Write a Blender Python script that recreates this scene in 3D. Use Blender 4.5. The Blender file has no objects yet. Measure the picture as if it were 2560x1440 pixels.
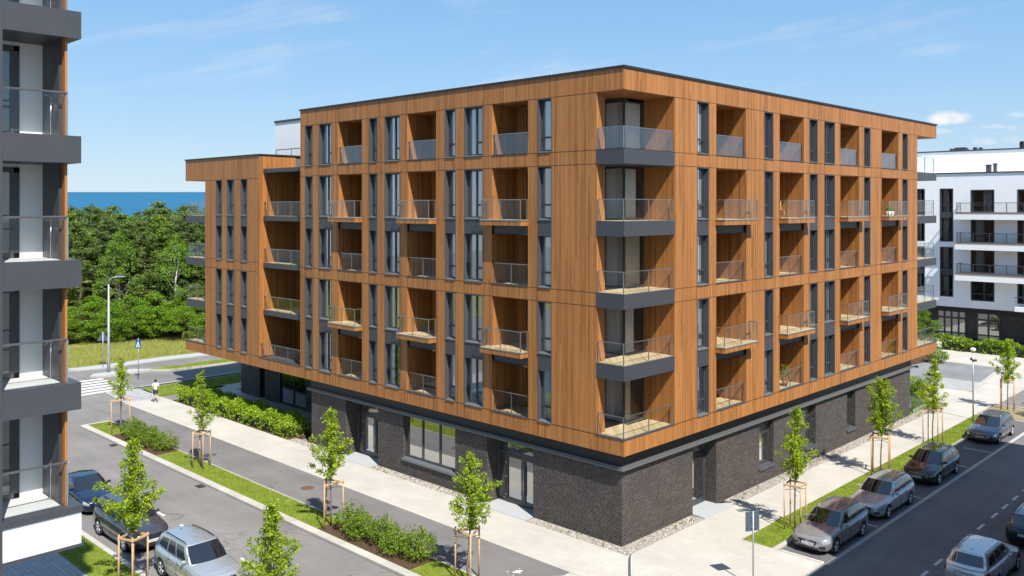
SKYP = (1.0, .15, 2.2, .105, 5.2)     # air, dust, ozone, strength, cloud radiance
SUNE = 4.6
EXPO = 0.80
import bpy, math, random
from mathutils import Vector, Matrix
R = random.Random(7)
S = bpy.context.scene
COL = S.collection
rad = math.radians

# ------------------------------------------------------------------ camera frame (level camera, lens shifted down)
CAM = Vector((22.92, -30.57, 14.92))
ANG = rad(44.11)
FWD = Vector((-math.sin(ANG), math.cos(ANG), 0)); RGT = Vector((math.cos(ANG), math.sin(ANG), 0))
def at(px, depth, z=0.0):
    p = CAM + depth*FWD + (px-1280)/2201.*depth*RGT
    return Vector((p.x, p.y, z))

# ------------------------------------------------------------------ node helpers
def new_mat(name):
    m = bpy.data.materials.new(name); m.use_nodes = True
    nt = m.node_tree; nt.nodes.clear()
    return m, nt
def N(nt, typ, **kw):
    n = nt.nodes.new(typ)
    for k, v in kw.items():
        if k.startswith('i_'):
            key = k[2:]
            n.inputs[int(key) if key.isdigit() else key].default_value = v
        else: setattr(n, k, v)
    return n
def L(nt, a, b): nt.links.new(a, b)
def math_(nt, op, a, b=None, c=None):
    n = nt.nodes.new('ShaderNodeMath'); n.operation = op
    for i, v in enumerate((a, b, c)):
        if v is None: continue
        if hasattr(v, 'links'): nt.links.new(v, n.inputs[i])
        else: n.inputs[i].default_value = v
    return n.outputs[0]
def mixc(nt, fac, a, b, mode='MIX'):
    n = nt.nodes.new('ShaderNodeMix'); n.data_type = 'RGBA'; n.blend_type = mode
    for s, v in ((n.inputs[0], fac), (n.inputs[6], a), (n.inputs[7], b)):
        if hasattr(v, 'links'): nt.links.new(v, s)
        elif isinstance(v, (int, float)): s.default_value = v
        else: s.default_value = tuple(v)+(1,) if len(v) == 3 else v
    return n.outputs[2]
def ramp(nt, fac, stops):
    n = nt.nodes.new('ShaderNodeValToRGB'); e = n.color_ramp.elements
    while len(e) > 1: e.remove(e[-1])
    e[0].position = stops[0][0]; e[0].color = tuple(stops[0][1])+(1,)
    for p, c in stops[1:]:
        x = e.new(p); x.color = tuple(c)+(1,)
    nt.links.new(fac, n.inputs[0]); return n.outputs[0]
def pos(nt): return nt.nodes.new('ShaderNodeNewGeometry').outputs['Position']
def scaled(nt, vec, s):
    n = nt.nodes.new('ShaderNodeMapping'); n.inputs['Scale'].default_value = s; nt.links.new(vec, n.inputs[0]); return n.outputs[0]
def noise(nt, vec, scale, detail=4, rough=.6):
    n = N(nt, 'ShaderNodeTexNoise', i_Scale=scale, i_Detail=detail, i_Roughness=rough)
    nt.links.new(vec, n.inputs['Vector']); return n.outputs[0]
def principled(nt, col, rough=.5, metal=0., spec=.5, bump=None, bstr=.2, bdist=.01, coat=0.):
    b = nt.nodes.new('ShaderNodeBsdfPrincipled')
    for s, v in ((b.inputs['Base Color'], col), (b.inputs['Roughness'], rough)):
        if hasattr(v, 'links'): nt.links.new(v, s)
        elif isinstance(v, (int, float)): s.default_value = v
        else: s.default_value = tuple(v)+(1,)
    b.inputs['Metallic'].default_value = metal
    b.inputs['Specular IOR Level'].default_value = spec
    b.inputs['Coat Weight'].default_value = coat; b.inputs['Coat Roughness'].default_value = .03
    if bump is not None:
        bn = N(nt, 'ShaderNodeBump', i_Strength=bstr, i_Distance=bdist); nt.links.new(bump, bn.inputs['Height'])
        nt.links.new(bn.outputs[0], b.inputs['Normal'])
    o = nt.nodes.new('ShaderNodeOutputMaterial'); nt.links.new(b.outputs[0], o.inputs[0]); return b
def along(nt):
    s = nt.nodes.new('ShaderNodeSeparateXYZ'); nt.links.new(pos(nt), s.inputs[0])
    return math_(nt, 'ADD', s.outputs[0], s.outputs[1]), s.outputs[2], s
def plain(name, col, rough=.5, metal=0., var=.12, scale=3., spec=.5, coat=0.):
    m, nt = new_mat(name)
    n = noise(nt, pos(nt), scale, 5)
    k = math_(nt, 'MULTIPLY_ADD', n, var*2, 1-var)
    c = mixc(nt, 1., col, k, 'MULTIPLY')
    rr = math_(nt, 'MULTIPLY_ADD', n, .16, rough-.08)
    principled(nt, c, rr, metal, spec, coat=coat); return m

def wood_mat(name, base, plank=.105, var=.23):
    m, nt = new_mat(name)
    u, z, s = along(nt)
    up = math_(nt, 'DIVIDE', u, plank)
    idx = math_(nt, 'FLOOR', up)
    fr = math_(nt, 'FRACT', up)
    # boards come in lengths: break each board in z with its own offset
    wn = N(nt, 'ShaderNodeTexWhiteNoise', noise_dimensions='1D'); L(nt, idx, wn.inputs['W'])
    off = math_(nt, 'MULTIPLY', wn.outputs[0], 17.3)
    zi = math_(nt, 'FLOOR', math_(nt, 'DIVIDE', math_(nt, 'ADD', z, off), 9.))
    cmb = N(nt, 'ShaderNodeCombineXYZ'); L(nt, idx, cmb.inputs[0]); L(nt, zi, cmb.inputs[1])
    w2 = N(nt, 'ShaderNodeTexWhiteNoise', noise_dimensions='2D'); L(nt, cmb.outputs[0], w2.inputs['Vector'])
    cv = N(nt, 'ShaderNodeCombineXYZ'); L(nt, u, cv.inputs[0]); L(nt, math_(nt, 'ADD', z, off), cv.inputs[2])
    grain = noise(nt, scaled(nt, cv.outputs[0], (30, 1, .45)), 1.0, 6, .7)
    fine = noise(nt, scaled(nt, cv.outputs[0], (90, 1, 2.5)), 1.0, 3, .6)
    big = noise(nt, scaled(nt, cv.outputs[0], (.35, 1, .25)), 1.0, 3, .5)
    dark = tuple(c*f for c, f in zip(base, (.40, .35, .30))); lite = tuple(c*f for c, f in zip(base, (1.38, 1.42, 1.5)))
    t = math_(nt, 'ADD', math_(nt, 'MULTIPLY', w2.outputs[0], var), math_(nt, 'MULTIPLY', grain, .75))
    t = math_(nt, 'ADD', t, math_(nt, 'MULTIPLY_ADD', fine, .46, -.33))
    t = math_(nt, 'ADD', t, math_(nt, 'MULTIPLY_ADD', big, .55, -.275))
    c = ramp(nt, t, ((.08, dark), (.44, base), (.88, lite)))
    joint = math_(nt, 'GREATER_THAN', math_(nt, 'ABSOLUTE', math_(nt, 'SUBTRACT', fr, .5)), .462)
    c = mixc(nt, math_(nt, 'MULTIPLY', joint, .85), c, tuple(x*.22 for x in base))
    principled(nt, c, .52, 0, .35, bump=math_(nt, 'MULTIPLY_ADD', joint, -1.2, grain), bstr=.25, bdist=.006); return m
def brick_mat(name):
    m, nt = new_mat(name)
    u, z, s = along(nt)
    zr = math_(nt, 'DIVIDE', z, .0775); row = math_(nt, 'FLOOR', zr); fz = math_(nt, 'FRACT', zr)
    sh = N(nt, 'ShaderNodeTexWhiteNoise', noise_dimensions='1D'); L(nt, row, sh.inputs['W'])
    ub = math_(nt, 'ADD', math_(nt, 'DIVIDE', u, .25), sh.outputs[0]); col_ = math_(nt, 'FLOOR', ub); fu = math_(nt, 'FRACT', ub)
    cv = N(nt, 'ShaderNodeCombineXYZ'); L(nt, col_, cv.inputs[0]); L(nt, row, cv.inputs[1])
    w = N(nt, 'ShaderNodeTexWhiteNoise', noise_dimensions='2D'); L(nt, cv.outputs[0], w.inputs['Vector'])
    br = ramp(nt, w.outputs[0], ((.0, (.021, .018, .0175)), (.6, (.036, .030, .028)), (.9, (.050, .042, .039)), (1., (.070, .058, .053))))
    hm = math_(nt, 'LESS_THAN', fz, .15); vm = math_(nt, 'MULTIPLY', math_(nt, 'LESS_THAN', fu, .045), .75)
    mort = math_(nt, 'MAXIMUM', hm, vm)
    c = mixc(nt, mort, br, (.205, .182, .168))
    cw = N(nt, 'ShaderNodeCombineXYZ'); L(nt, u, cw.inputs[0]); L(nt, z, cw.inputs[1])
    n = noise(nt, cw.outputs[0], .6, 5, .65); n2 = noise(nt, cw.outputs[0], 6, 3)
    k = math_(nt, 'ADD', math_(nt, 'MULTIPLY_ADD', n, .7, .65), math_(nt, 'MULTIPLY_ADD', n2, .35, -.17))
    principled(nt, mixc(nt, 1., c, k, 'MULTIPLY'), .72, 0, .3, bump=mort, bstr=-.4, bdist=.008); return m
def tile_mat(name, base, tw, th, rotate=False, joint=.35, var=.1, mortar=.012, rough=.8):
    m, nt = new_mat(name)
    p = pos(nt)
    bt = N(nt, 'ShaderNodeTexBrick', i_Scale=1., offset=.5)
    bt.inputs['Mortar Size'].default_value = mortar; bt.inputs['Brick Width'].default_value = tw; bt.inputs['Row Height'].default_value = th
    bt.inputs['Color1'].default_value = tuple(c*(1-var) for c in base)+(1,); bt.inputs['Color2'].default_value = tuple(c*(1+var) for c in base)+(1,)
    bt.inputs['Mortar'].default_value = tuple(c*joint for c in base)+(1,)
    L(nt, p, bt.inputs[0])
    n = noise(nt, p, .35, 6, .62); n2 = noise(nt, p, 9, 3)
    k = math_(nt, 'ADD', math_(nt, 'MULTIPLY_ADD', n, .50, .75), math_(nt, 'MULTIPLY_ADD', n2, .16, -.08))
    principled(nt, mixc(nt, 1., bt.outputs[0], k, 'MULTIPLY'), rough, 0, .25, bump=n2, bstr=.15, bdist=.004); return m
def asphalt_mat(name, base, streak=(1, .05, 1)):
    m, nt = new_mat(name); p = pos(nt)
    n = noise(nt, scaled(nt, p, streak), 1.1, 5, .6); n2 = noise(nt, p, 70, 2, .7); n3 = noise(nt, p, .22, 5, .6)
    k = math_(nt, 'ADD', math_(nt, 'MULTIPLY_ADD', n, .55, .54), math_(nt, 'MULTIPLY_ADD', n2, .5, -.25))
    k = math_(nt, 'ADD', k, math_(nt, 'MULTIPLY_ADD', n3, .75, -.20))
    d = noise(nt, scaled(nt, p, (.8, .8, 1)), .9, 7, .7); dm = nt.nodes.new('ShaderNodeMapRange'); L(nt, d, dm.inputs[0]); dm.inputs[1].default_value = .54; dm.inputs[2].default_value = .74; dm.inputs[4].default_value = .55
    d2 = noise(nt, scaled(nt, p, (1., 1., 1)), 2.6, 6, .75); dk = nt.nodes.new('ShaderNodeMapRange'); L(nt, d2, dk.inputs[0]); dk.inputs[1].default_value = .63; dk.inputs[2].default_value = .74; dk.inputs[4].default_value = .35
    c = mixc(nt, dm.outputs[0], base, (base[0]*1.28, base[1]*1.20, base[2]*1.08)); c = mixc(nt, dk.outputs[0], c, tuple(x*.5 for x in base))
    vo = N(nt, 'ShaderNodeTexVoronoi', feature='DISTANCE_TO_EDGE', i_Scale=.33); wob = noise(nt, p, 1.7, 4, .6); vm = nt.nodes.new('ShaderNodeVectorMath'); vm.operation = 'ADD'; L(nt, p, vm.inputs[0]); wv = N(nt, 'ShaderNodeCombineXYZ'); L(nt, wob, wv.inputs[0]); L(nt, wob, wv.inputs[1]); L(nt, wv.outputs[0], vm.inputs[1]); L(nt, vm.outputs[0], vo.inputs['Vector'])
    ck = math_(nt, 'MULTIPLY', math_(nt, 'LESS_THAN', vo.outputs['Distance'], .006), math_(nt, 'GREATER_THAN', noise(nt, p, .21, 2), .56)); c = mixc(nt, math_(nt, 'MULTIPLY', ck, .55), c, tuple(x*.35 for x in base))
    principled(nt, mixc(nt, 1., c, k, 'MULTIPLY'), .82, 0, .3, bump=n2, bstr=.3, bdist=.004); return m
def leaf_mat(name, stops, trans=.35):
    m, nt = new_mat(name)
    g = nt.nodes.new('ShaderNodeNewGeometry')
    big = noise(nt, g.outputs['Position'], 1.3, 3)
    t = math_(nt, 'ADD', math_(nt, 'MULTIPLY', g.outputs['Random Per Island'], .7), math_(nt, 'MULTIPLY_ADD', big, .8, -.25))
    c = ramp(nt, t, stops); oi = nt.nodes.new('ShaderNodeObjectInfo')
    c = mixc(nt, 1., c, ramp(nt, oi.outputs['Random'], ((0, (.86, .90, 1.)), (.35, (.93, .98, .95)), (.7, (1.05, 1.08, .95)), (1, (1.2, 1.2, .95)))), 'MULTIPLY')
    b = nt.nodes.new('ShaderNodeBsdfPrincipled'); L(nt, c, b.inputs['Base Color']); b.inputs['Roughness'].default_value = .5; b.inputs['Specular IOR Level'].default_value = .35
    tr = nt.nodes.new('ShaderNodeBsdfTranslucent'); L(nt, mixc(nt, 1., c, (1.15, 1.25, .5), 'MULTIPLY'), tr.inputs[0])
    mx = N(nt, 'ShaderNodeMixShader', i_0=trans); L(nt, b.outputs[0], mx.inputs[1]); L(nt, tr.outputs[0], mx.inputs[2])
    o = nt.nodes.new('ShaderNodeOutputMaterial'); L(nt, mx.outputs[0], o.inputs[0]); return m
def glass_mat(name, tint, refl=1.0, rcol=(1, 1, 1), rough=.0, wav=0.):
    m, nt = new_mat(name)
    fr = N(nt, 'ShaderNodeFresnel', i_IOR=1.52); bf = nt.nodes.new('ShaderNodeNewGeometry').outputs['Backfacing']
    L(nt, math_(nt, 'MULTIPLY_ADD', bf, 1/1.52-1.52, 1.52), fr.inputs[0])
    f = math_(nt, 'MINIMUM', math_(nt, 'MULTIPLY', fr.outputs[0], refl), 1.)
    t = nt.nodes.new('ShaderNodeBsdfTransparent'); t.inputs[0].default_value = tuple(tint)+(1,)
    g = N(nt, 'ShaderNodeBsdfGlossy', i_Roughness=rough); g.inputs[0].default_value = tuple(rcol)+(1,)
    if wav:
        b = N(nt, 'ShaderNodeBump', i_Strength=wav, i_Distance=.02); L(nt, noise(nt, pos(nt), .9, 1), b.inputs['Height']); L(nt, b.outputs[0], g.inputs['Normal'])
    mx = nt.nodes.new('ShaderNodeMixShader'); L(nt, f, mx.inputs[0]); L(nt, t.outputs[0], mx.inputs[1]); L(nt, g.outputs[0], mx.inputs[2])
    o = nt.nodes.new('ShaderNodeOutputMaterial'); L(nt, mx.outputs[0], o.inputs[0]); return m
def paint_mat(name, col, metal=.75):
    m, nt = new_mat(name)
    n = noise(nt, pos(nt), 900, 1); n2 = noise(nt, pos(nt), 2.2, 4)
    k = math_(nt, 'ADD', math_(nt, 'MULTIPLY_ADD', n, .3, .85), math_(nt, 'MULTIPLY_ADD', n2, .16, -.08))
    principled(nt, mixc(nt, 1., col, k, 'MULTIPLY'), math_(nt, 'MULTIPLY_ADD', n2, .08, .24), metal, .5, coat=1.); return m
def grass_mat(name, stops, scale=1.2):
    m, nt = new_mat(name); p = pos(nt)
    n = noise(nt, p, scale, 6, .65); n2 = noise(nt, p, 28, 3, .7)
    t = math_(nt, 'ADD', math_(nt, 'MULTIPLY', n, .75), math_(nt, 'MULTIPLY_ADD', n2, .55, -.15))
    principled(nt, ramp(nt, t, stops), .85, 0, .2, bump=n2, bstr=.6, bdist=.03); return m

WOOD = wood_mat('wood_cladding', (.385, .160, .046))
DECK = wood_mat('deck_boards', (.62, .485, .295), .12, .10)
BRICK = brick_mat('dark_brick')
ANTH = plain('anthracite_metal', (.047, .050, .058), .46, 0., .10, 2.)
ANTH2 = plain('anthracite_panel', (.060, .066, .076), .42, 0., .08, 2.)
FRAME = plain('window_frame_metal', (.045, .050, .057), .38, 0., .08, 2.)
SILLM = plain('sill_metal', (.15, .158, .168), .40, .3, .08, 2.)
BLACKM = plain('black_panel', (.018, .0195, .023), .5, 0, .1)
STEEL = plain('rail_steel', (.34, .35, .355), .35, .85, .08)
STEELB = plain('brushed_steel', (.55, .56, .57), .3, .9, .06)
WHITEP = plain('white_render', (.82, .82, .815), .8, 0, .05, 1.2, .2)
GLASS = glass_mat('window_glass', (.76, .81, .82), 6.0, wav=.05)
RAILG = glass_mat('rail_glass', (.955, .97, .965), .5)
RAILB = glass_mat('frosted_rail_glass', (.82, .85, .88), 1.5, (.95, .97, 1.))
LOGG = glass_mat('balcony_glazing', (.78, .82, .82), 8.5, wav=.03)
CLEARG = glass_mat('clear_balcony_glazing', (.90, .92, .91), 1.8)
DARKG = glass_mat('shop_glass', (.50, .52, .52), 8.5, (.95, .96, .95), wav=.03)
ROOMM = plain('room_wall', (.55, .53, .49), .9, 0, .15)
CURT = plain('curtain_cloth', (.74, .73, .69), .9, 0, .1)
CURTB = plain('beige_curtain_cloth', (.60, .54, .42), .9, 0, .1)

# ------------------------------------------------------------------ mesh builder
class MB:
    def __init__(s): s.v = []; s.f = []; s.m = []; s.sm = []
    def add(s, vs, fs, mat=0, smooth=False):
        o = len(s.v); s.v.extend([tuple(v) for v in vs])
        for f in fs: s.f.append([i+o for i in f]); s.m.append(mat); s.sm.append(smooth)
        return s
    def quad(s, a, b, c, d, mat=0): return s.add((a, b, c, d), ((0, 1, 2, 3),), mat)
    def box(s, x0, x1, y0, y1, z0, z1, mat=0, skip=''):
        vs = [(x, y, z) for x in (x0, x1) for y in (y0, y1) for z in (z0, z1)]
        F = {'l': (0, 1, 3, 2), 'r': (4, 6, 7, 5), 'f': (0, 4, 5, 1), 'b': (2, 3, 7, 6), 'd': (0, 2, 6, 4), 'u': (1, 5, 7, 3)}
        return s.add(vs, [F[k] for k in F if k not in skip], mat)
    def cbox(s, c, sx, sy, sz, rot=0., mat=0, bev=0.):
        M = Matrix.Rotation(rot, 3, 'Z'); c = Vector(c)
        if bev <= 0:
            vs = [c+M@Vector((x*sx/2, y*sy/2, z*sz/2)) for x in (-1, 1) for y in (-1, 1) for z in (-1, 1)]
            return s.add(vs, [(0, 1, 3, 2), (4, 6, 7, 5), (0, 4, 5, 1), (2, 3, 7, 6), (0, 2, 6, 4), (1, 5, 7, 3)], mat)
        pts = []
        for zz, i in ((-sz/2, bev), (-sz/2+bev, 0), (sz/2-bev, 0), (sz/2, bev)):
            a, b = sx/2-i, sy/2-i; k = bev
            pts.append([c+M@Vector((x, y, zz)) for x, y in ((-a+k, -b), (a-k, -b), (a, -b+k), (a, b-k), (a-k, b), (-a+k, b), (-a, b-k), (-a, -b+k))])
        return s.loft(pts, True, mat, True, False)
    def loft(s, rings, closed=True, mat=0, caps=True, smooth=True):
        n = len(rings[0]); vs = [p for r in rings for p in r]; fs = []
        for i in range(len(rings)-1):
            for j in range(n if closed else n-1):
                k = (j+1) % n
                fs.append((i*n+j, i*n+k, (i+1)*n+k, (i+1)*n+j))
        if caps: fs.append(tuple(range(n-1, -1, -1))); fs.append(tuple(range((len(rings)-1)*n, len(rings)*n)))
        return s.add(vs, fs, mat, smooth)
    def tube(s, pts, radii, n=8, mat=0, smooth=True):
        pts = [Vector(p) for p in pts]
        if not hasattr(radii, '__len__'): radii = [radii]*len(pts)
        rings = []; ref = Vector((0, 0, 1))
        for i, p in enumerate(pts):
            d = (pts[min(i+1, len(pts)-1)]-pts[max(i-1, 0)]).normalized()
            a = d.cross(ref if abs(d.dot(ref)) < .95 else Vector((1, 0, 0))).normalized(); b = d.cross(a)
            rings.append([p+radii[i]*(math.cos(2*math.pi*k/n)*a+math.sin(2*math.pi*k/n)*b) for k in range(n)])
        return s.loft(rings, True, mat, True, smooth)
    def prism(s, poly, z0, z1, mat=0):
        n = len(poly); vs = [(x, y, z0) for x, y in poly]+[(x, y, z1) for x, y in poly]
        fs = [(i, (i+1) % n, n+(i+1) % n, n+i) for i in range(n)]+[tuple(range(n-1, -1, -1)), tuple(range(n, 2*n))]
        return s.add(vs, fs, mat)
    def lathe(s, prof, n=24, axis='y', c=(0, 0, 0), mat=0, smooth=True):
        rings = []
        for r, h in prof:
            ring = []
            for k in range(n):
                a = 2*math.pi*k/n; x, y = r*math.cos(a), r*math.sin(a)
                ring.append(Vector(c)+(Vector((x, h, y)) if axis == 'y' else Vector((x, y, h))))
            rings.append(ring)
        return s.loft(rings, True, mat, True, smooth)
    def mesh(s, name, mats):
        me = bpy.data.meshes.new(name); me.from_pydata(s.v, [], s.f)
        for m in (mats if isinstance(mats, (list, tuple)) else [mats]): me.materials.append(m)
        me.polygons.foreach_set('material_index', s.m); me.polygons.foreach_set('use_smooth', s.sm); me.update(); return me
    def obj(s, name, mats, parent=None, loc=None, rot=0.): return place(name, s.mesh(name, mats), parent, loc, rot)
def place(name, me, parent=None, loc=None, rot=0.):
    o = bpy.data.objects.new(name, me); COL.objects.link(o)
    if parent: o.parent = parent
    if loc is not None: o.location = loc
    o.rotation_euler[2] = rot
    return o
def fixn(o):
    import bmesh
    bm = bmesh.new(); bm.from_mesh(o.data); bmesh.ops.recalc_face_normals(bm, faces=bm.faces); bm.to_mesh(o.data); bm.free(); return o
def tag(o, label, cat, group=None, kind=None):
    o['label'] = label; o['category'] = cat
    if group: o['group'] = group
    if kind: o['kind'] = kind
    return o
def thing(name, label, cat, loc=(0, 0, 0), rot=0., group=None):
    o = place(name, None, None, loc, rot); o.empty_display_size = .3
    return tag(o, label, cat, group)
def struct(o): o['kind'] = 'structure'; return o
def dup(root, loc, rot, label, group=None, scale=None):
    r = root.copy(); COL.objects.link(r); r.location = loc; r.rotation_euler[2] = rot
    if scale: r.scale = (scale,)*3 if not hasattr(scale, '__len__') else scale
    r['label'] = label
    if group: r['group'] = group
    for ch in list(root.children):
        c = ch.copy(); COL.objects.link(c); c.parent = r
        for g in ch.children:
            d = g.copy(); COL.objects.link(d); d.parent = c
    return r
# ================================================================== WOODEN APARTMENT BUILDING
B = thing('apartment_building', 'wood clad corner apartment block with dark brick ground floor and rows of balconies', 'building', (0, 0, 0))
ZB, Z1, ZR = 4.11, 4.83, 20.9
ROWS = [(17.42, 19.93), (11.10, 16.77), (4.82, 10.45)]
FL = [(4.82, 7.25), (8.00, 10.45), (11.10, 13.55), (14.26, 16.77), (17.42, 19.93)]   # clear openings, floors 1..5
LW = [(-24.75, -23.90), (-23.22, -21.88), (-18.14, -17.36), (-16.68, -15.32), (-11.57, -10.77), (-10.11, -8.74), (-5.04, -4.16)]
LL = [(-21.19, -18.83), (-14.69, -12.30), (-8.09, -5.66)]
RW = [(5.77, 6.82), (12.33, 13.30), (17.62, 18.65), (19.55, 20.97), (25.26, 26.24), (31.74, 32.69)]
RL = [(7.50, 10.42), (14.02, 16.92), (21.75, 24.52), (28.10, 30.98)]
WW = [(-36.29, -35.41), (-34.72, -33.64), (-32.76, -31.89)]
SEAMS = [19.95, 17.40, 16.79, 11.08, 10.47, 4.81]
def wallgrid(mb, P, a0, a1, z0, z1, holes):
    us = sorted({a0, a1}|{v for h in holes for v in h[:2]}); zs = sorted({z0, z1}|{v for h in holes for v in h[2:]})
    for i in range(len(us)-1):
        for j in range(len(zs)-1):
            cu, cz = (us[i]+us[i+1])/2, (zs[j]+zs[j+1])/2
            if any(h[0] < cu < h[1] and h[2] < cz < h[3] for h in holes): continue
            mb.quad(P(us[i], zs[j]), P(us[i+1], zs[j]), P(us[i+1], zs[j+1]), P(us[i], zs[j+1]))
PL = lambda u, z: (u, 0., z)
PR = lambda u, z: (0., u, z)
mb = MB()
hl = [(a, b, r[0], r[1]) for a, b in LW+LL for r in ROWS]+[(-1.51, .0, Z1, 19.95)]
wallgrid(mb, PL, -25.3, 0, Z1, ZR, hl)
hr = [(a, b, r[0], r[1]) for a, b in RW+RL for r in ROWS]+[(0, 3.87, Z1, 19.95)]
wallgrid(mb, PR, 0, 34.53, Z1, ZR, hr)
wallgrid(mb, PR, 34.53, 38.43, 19.95, ZR, [])
wallgrid(mb, PL, -41.03, 0, ZB, Z1, [])
wallgrid(mb, PR, 0, 38.43, ZB, Z1, [])
# wing
wallgrid(mb, PL, -37.92, -30.31, Z1, 16.80, [(a, b, r[0], r[1]) for a, b in WW for r in ROWS[1:]])
wallgrid(mb, PL, -41.03, -30.31, 16.80, 18.33, [])
mb.quad((-30.31, 0, Z1), (-30.31, 2.85, Z1), (-30.31, 2.85, 18.33), (-30.31, 0, 18.33))        # wing flank in the loggia bay
mb.quad((-30.31, 2.85, Z1), (-25.3, 2.85, Z1), (-25.3, 2.85, 17.2), (-30.31, 2.85, 17.2))
mb.quad((-25.3, 0, Z1), (-25.3, 0, ZR), (-25.3, 34.5, ZR), (-25.3, 34.5, Z1))
mb.quad((-41.03, 0, ZB), (-41.03, 0, Z1), (-41.03, 20, Z1), (-41.03, 20, ZB)); mb.quad((-41.03, 0, 16.8), (-41.03, 0, 18.33), (-41.03, 20, 18.33), (-41.03, 20, 16.8))
mb.quad((-37.92, 0, Z1), (-37.92, 0, 16.8), (-37.92, 20, 16.8), (-37.92, 20, Z1))
mb.quad((0, 34.53, Z1), (-25.3, 34.53, Z1), (-25.3, 34.53, ZR), (0, 34.53, ZR))
mb.quad((0, 38.43, ZB), (-12, 38.43, ZB), (-12, 38.43, Z1), (0, 38.43, Z1)); mb.quad((0, 38.43, 19.95), (-12, 38.43, 19.95), (-12, 38.43, ZR), (0, 38.43, ZR))
mb.obj('wood_wall', WOOD, B)
mb = MB()   # seams between the cladding sheets
for z in SEAMS:
    segs = [(-25.3, -1.51)] if 4.9 < z < 19.9 else [(-25.3, 0)]
    for a, b in segs: mb.box(a, b, -.004, .001, z-.011, z+.011)
    mb.box(-.001, .004, 3.87 if 4.9 < z < 19.9 else 0, 34.53, z-.011, z+.011)
for z in (16.78, 11.12, 10.48, 4.83): mb.box(-37.9, -30.32, -.004, .001, z-.011, z+.011)
for a, b in LL+LW:
    for z0, z1 in ((19.96, 20.88), (16.82, 17.38), (10.5, 11.06), (4.13, 4.78)):
        if (a, b) in LL or z0 < 19: mb.box(a-.009, a+.009, -.0035, .001, z0, z1)
for a, b in RL+RW:
    for z0, z1 in ((19.96, 20.88), (16.82, 17.38), (10.5, 11.06), (4.13, 4.78)):
        if (a, b) in RL or z0 < 19: mb.box(-.001, .0035, a-.009, a+.009, z0, z1)
for y in (11.35, 3.95):
    for z0, z1 in ((16.8, 10.9), (11.1, 16.7)): mb.box(-.001, .003, y-.006, y+.006, min(z0, z1), max(z0, z1))
mb.obj('cladding_joint', plain('joint_shadow_gap', (.02, .012, .006), .8), B)
# roofs, copings, soffits
mb = MB()
mb.box(-25.36, .06, -.06, 38.49, ZR, ZR+.10)
mb.box(-41.09, -30.25, -.06, 20, 18.33, 18.42)
mb.obj('roof_coping', BLACKM, B)
mb = MB(); mb.box(-25.25, -.02, .02, 38.4, ZR-.6, ZR-.02); mb.box(-40.98, -30.35, .03, 19.9, 17.5, 18.3); mb.obj('flat_roof', plain('roof_felt', (.11, .11, .115), .9), B)
mb = MB()
mb.quad((-25.25, .01, 19.94), (-.005, .01, 19.94), (-.005, 38.40, 19.94), (-25.25, 38.4, 19.94))
mb.quad((-41., .01, 16.81), (-37.9, .01, 16.81), (-37.9, 19.9, 16.81), (-41., 19.9, 16.81))
mb.obj('eaves_soffit', WOOD, B)
mb = MB(); mb.quad((-41.0, .005, ZB+.004), (-.01, .005, ZB+.004), (-.01, 38.40, ZB+.004), (-41.0, 38.4, ZB+.004)); mb.obj('underside', BLACKM, B)

# ---- window kinds (local frame: x along the facade, y inward, z up from the sill)
RD = .23
def window_meshes(w, h, double):
    d = {}
    mb = MB(); t = .035
    mb.box(0, t, -.012, RD, 0, h); mb.box(w-t, w, -.012, RD, 0, h); mb.box(t, w-t, -.012, RD, h-t, h); mb.box(t, w-t, -.002, RD, 0, .02)
    d['reveal'] = mb.mesh('window', ANTH2)
    mb = MB(); mb.add([(t, -.045, .028), (w-t, -.045, .028), (w-t, RD, .075), (t, RD, .075), (t, -.045, -.012), (w-t, -.045, -.012), (w-t, RD, .0), (t, RD, .0)],
                      [(0, 1, 2, 3), (4, 7, 6, 5), (0, 4, 5, 1), (1, 5, 6, 2), (3, 7, 4, 0)])
    d['sill'] = mb.mesh('sill', SILLM)
    f = .055; y0, y1 = RD-.012, RD+.06; tz = h*.285
    mb = MB(); a, b = t+.002, w-t-.002; zb, zt = .076, h-t-.002
    mb.box(a, a+f, y0, y1, zb, zt); mb.box(b-f, b, y0, y1, zb, zt); mb.box(a+f, b-f, y0, y1, zb, zb+f); mb.box(a+f, b-f, y0, y1, zt-f, zt)
    if double:
        m = a+(b-a)*.50; mb.box(m-.04, m+.04, y0-.01, y1, zb+f, zt-f); mb.box(m+.04, b-f, y0-.01, y1, tz-.045, tz+.045)
    else: mb.box(a+f, b-f, y0-.01, y1, tz-.045, tz+.045)
    d['frame'] = mb.mesh('frame', FRAME)
    mb = MB(); mb.quad((a+f, RD+.03, zb+f), (b-f, RD+.03, zb+f), (b-f, RD+.03, zt-f), (a+f, RD+.03, zt-f)); d['glass'] = mb.mesh('glass', GLASS)
    mb = MB()
    mb.box(.005, w-.005, RD+.07, 1.75, .005, h-.005, skip='f'); d['room'] = mb.mesh('room_interior', ROOMM)
    def curtain(x0, x1, ph):
        mb = MB(); n = max(6, int((x1-x0)/.035)); r0 = []; r1 = []
        for i in range(n+1):
            x = x0+(x1-x0)*i/n; y = .365+.03*math.sin(x*44+ph)+.012*math.sin(x*17)
            r0.append((x, y, .09)); r1.append((x+.01*math.sin(i), y, h-.12))
        mb.loft([r0, r1], False, 0, False, True); return mb.mesh('curtain', CURT)
    d['curtA'] = curtain(.07, w*.52, 0); d['curtB'] = curtain(.07, w*.30, 1.); d['curtC'] = curtain(w*.62, w-.07, 2.); d['curtD'] = curtain(.08, w-.08, 3)
    return d
WM = {}
def wkey(w, h, dbl): return (round(w, 2), round(h, 2), dbl)
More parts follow.
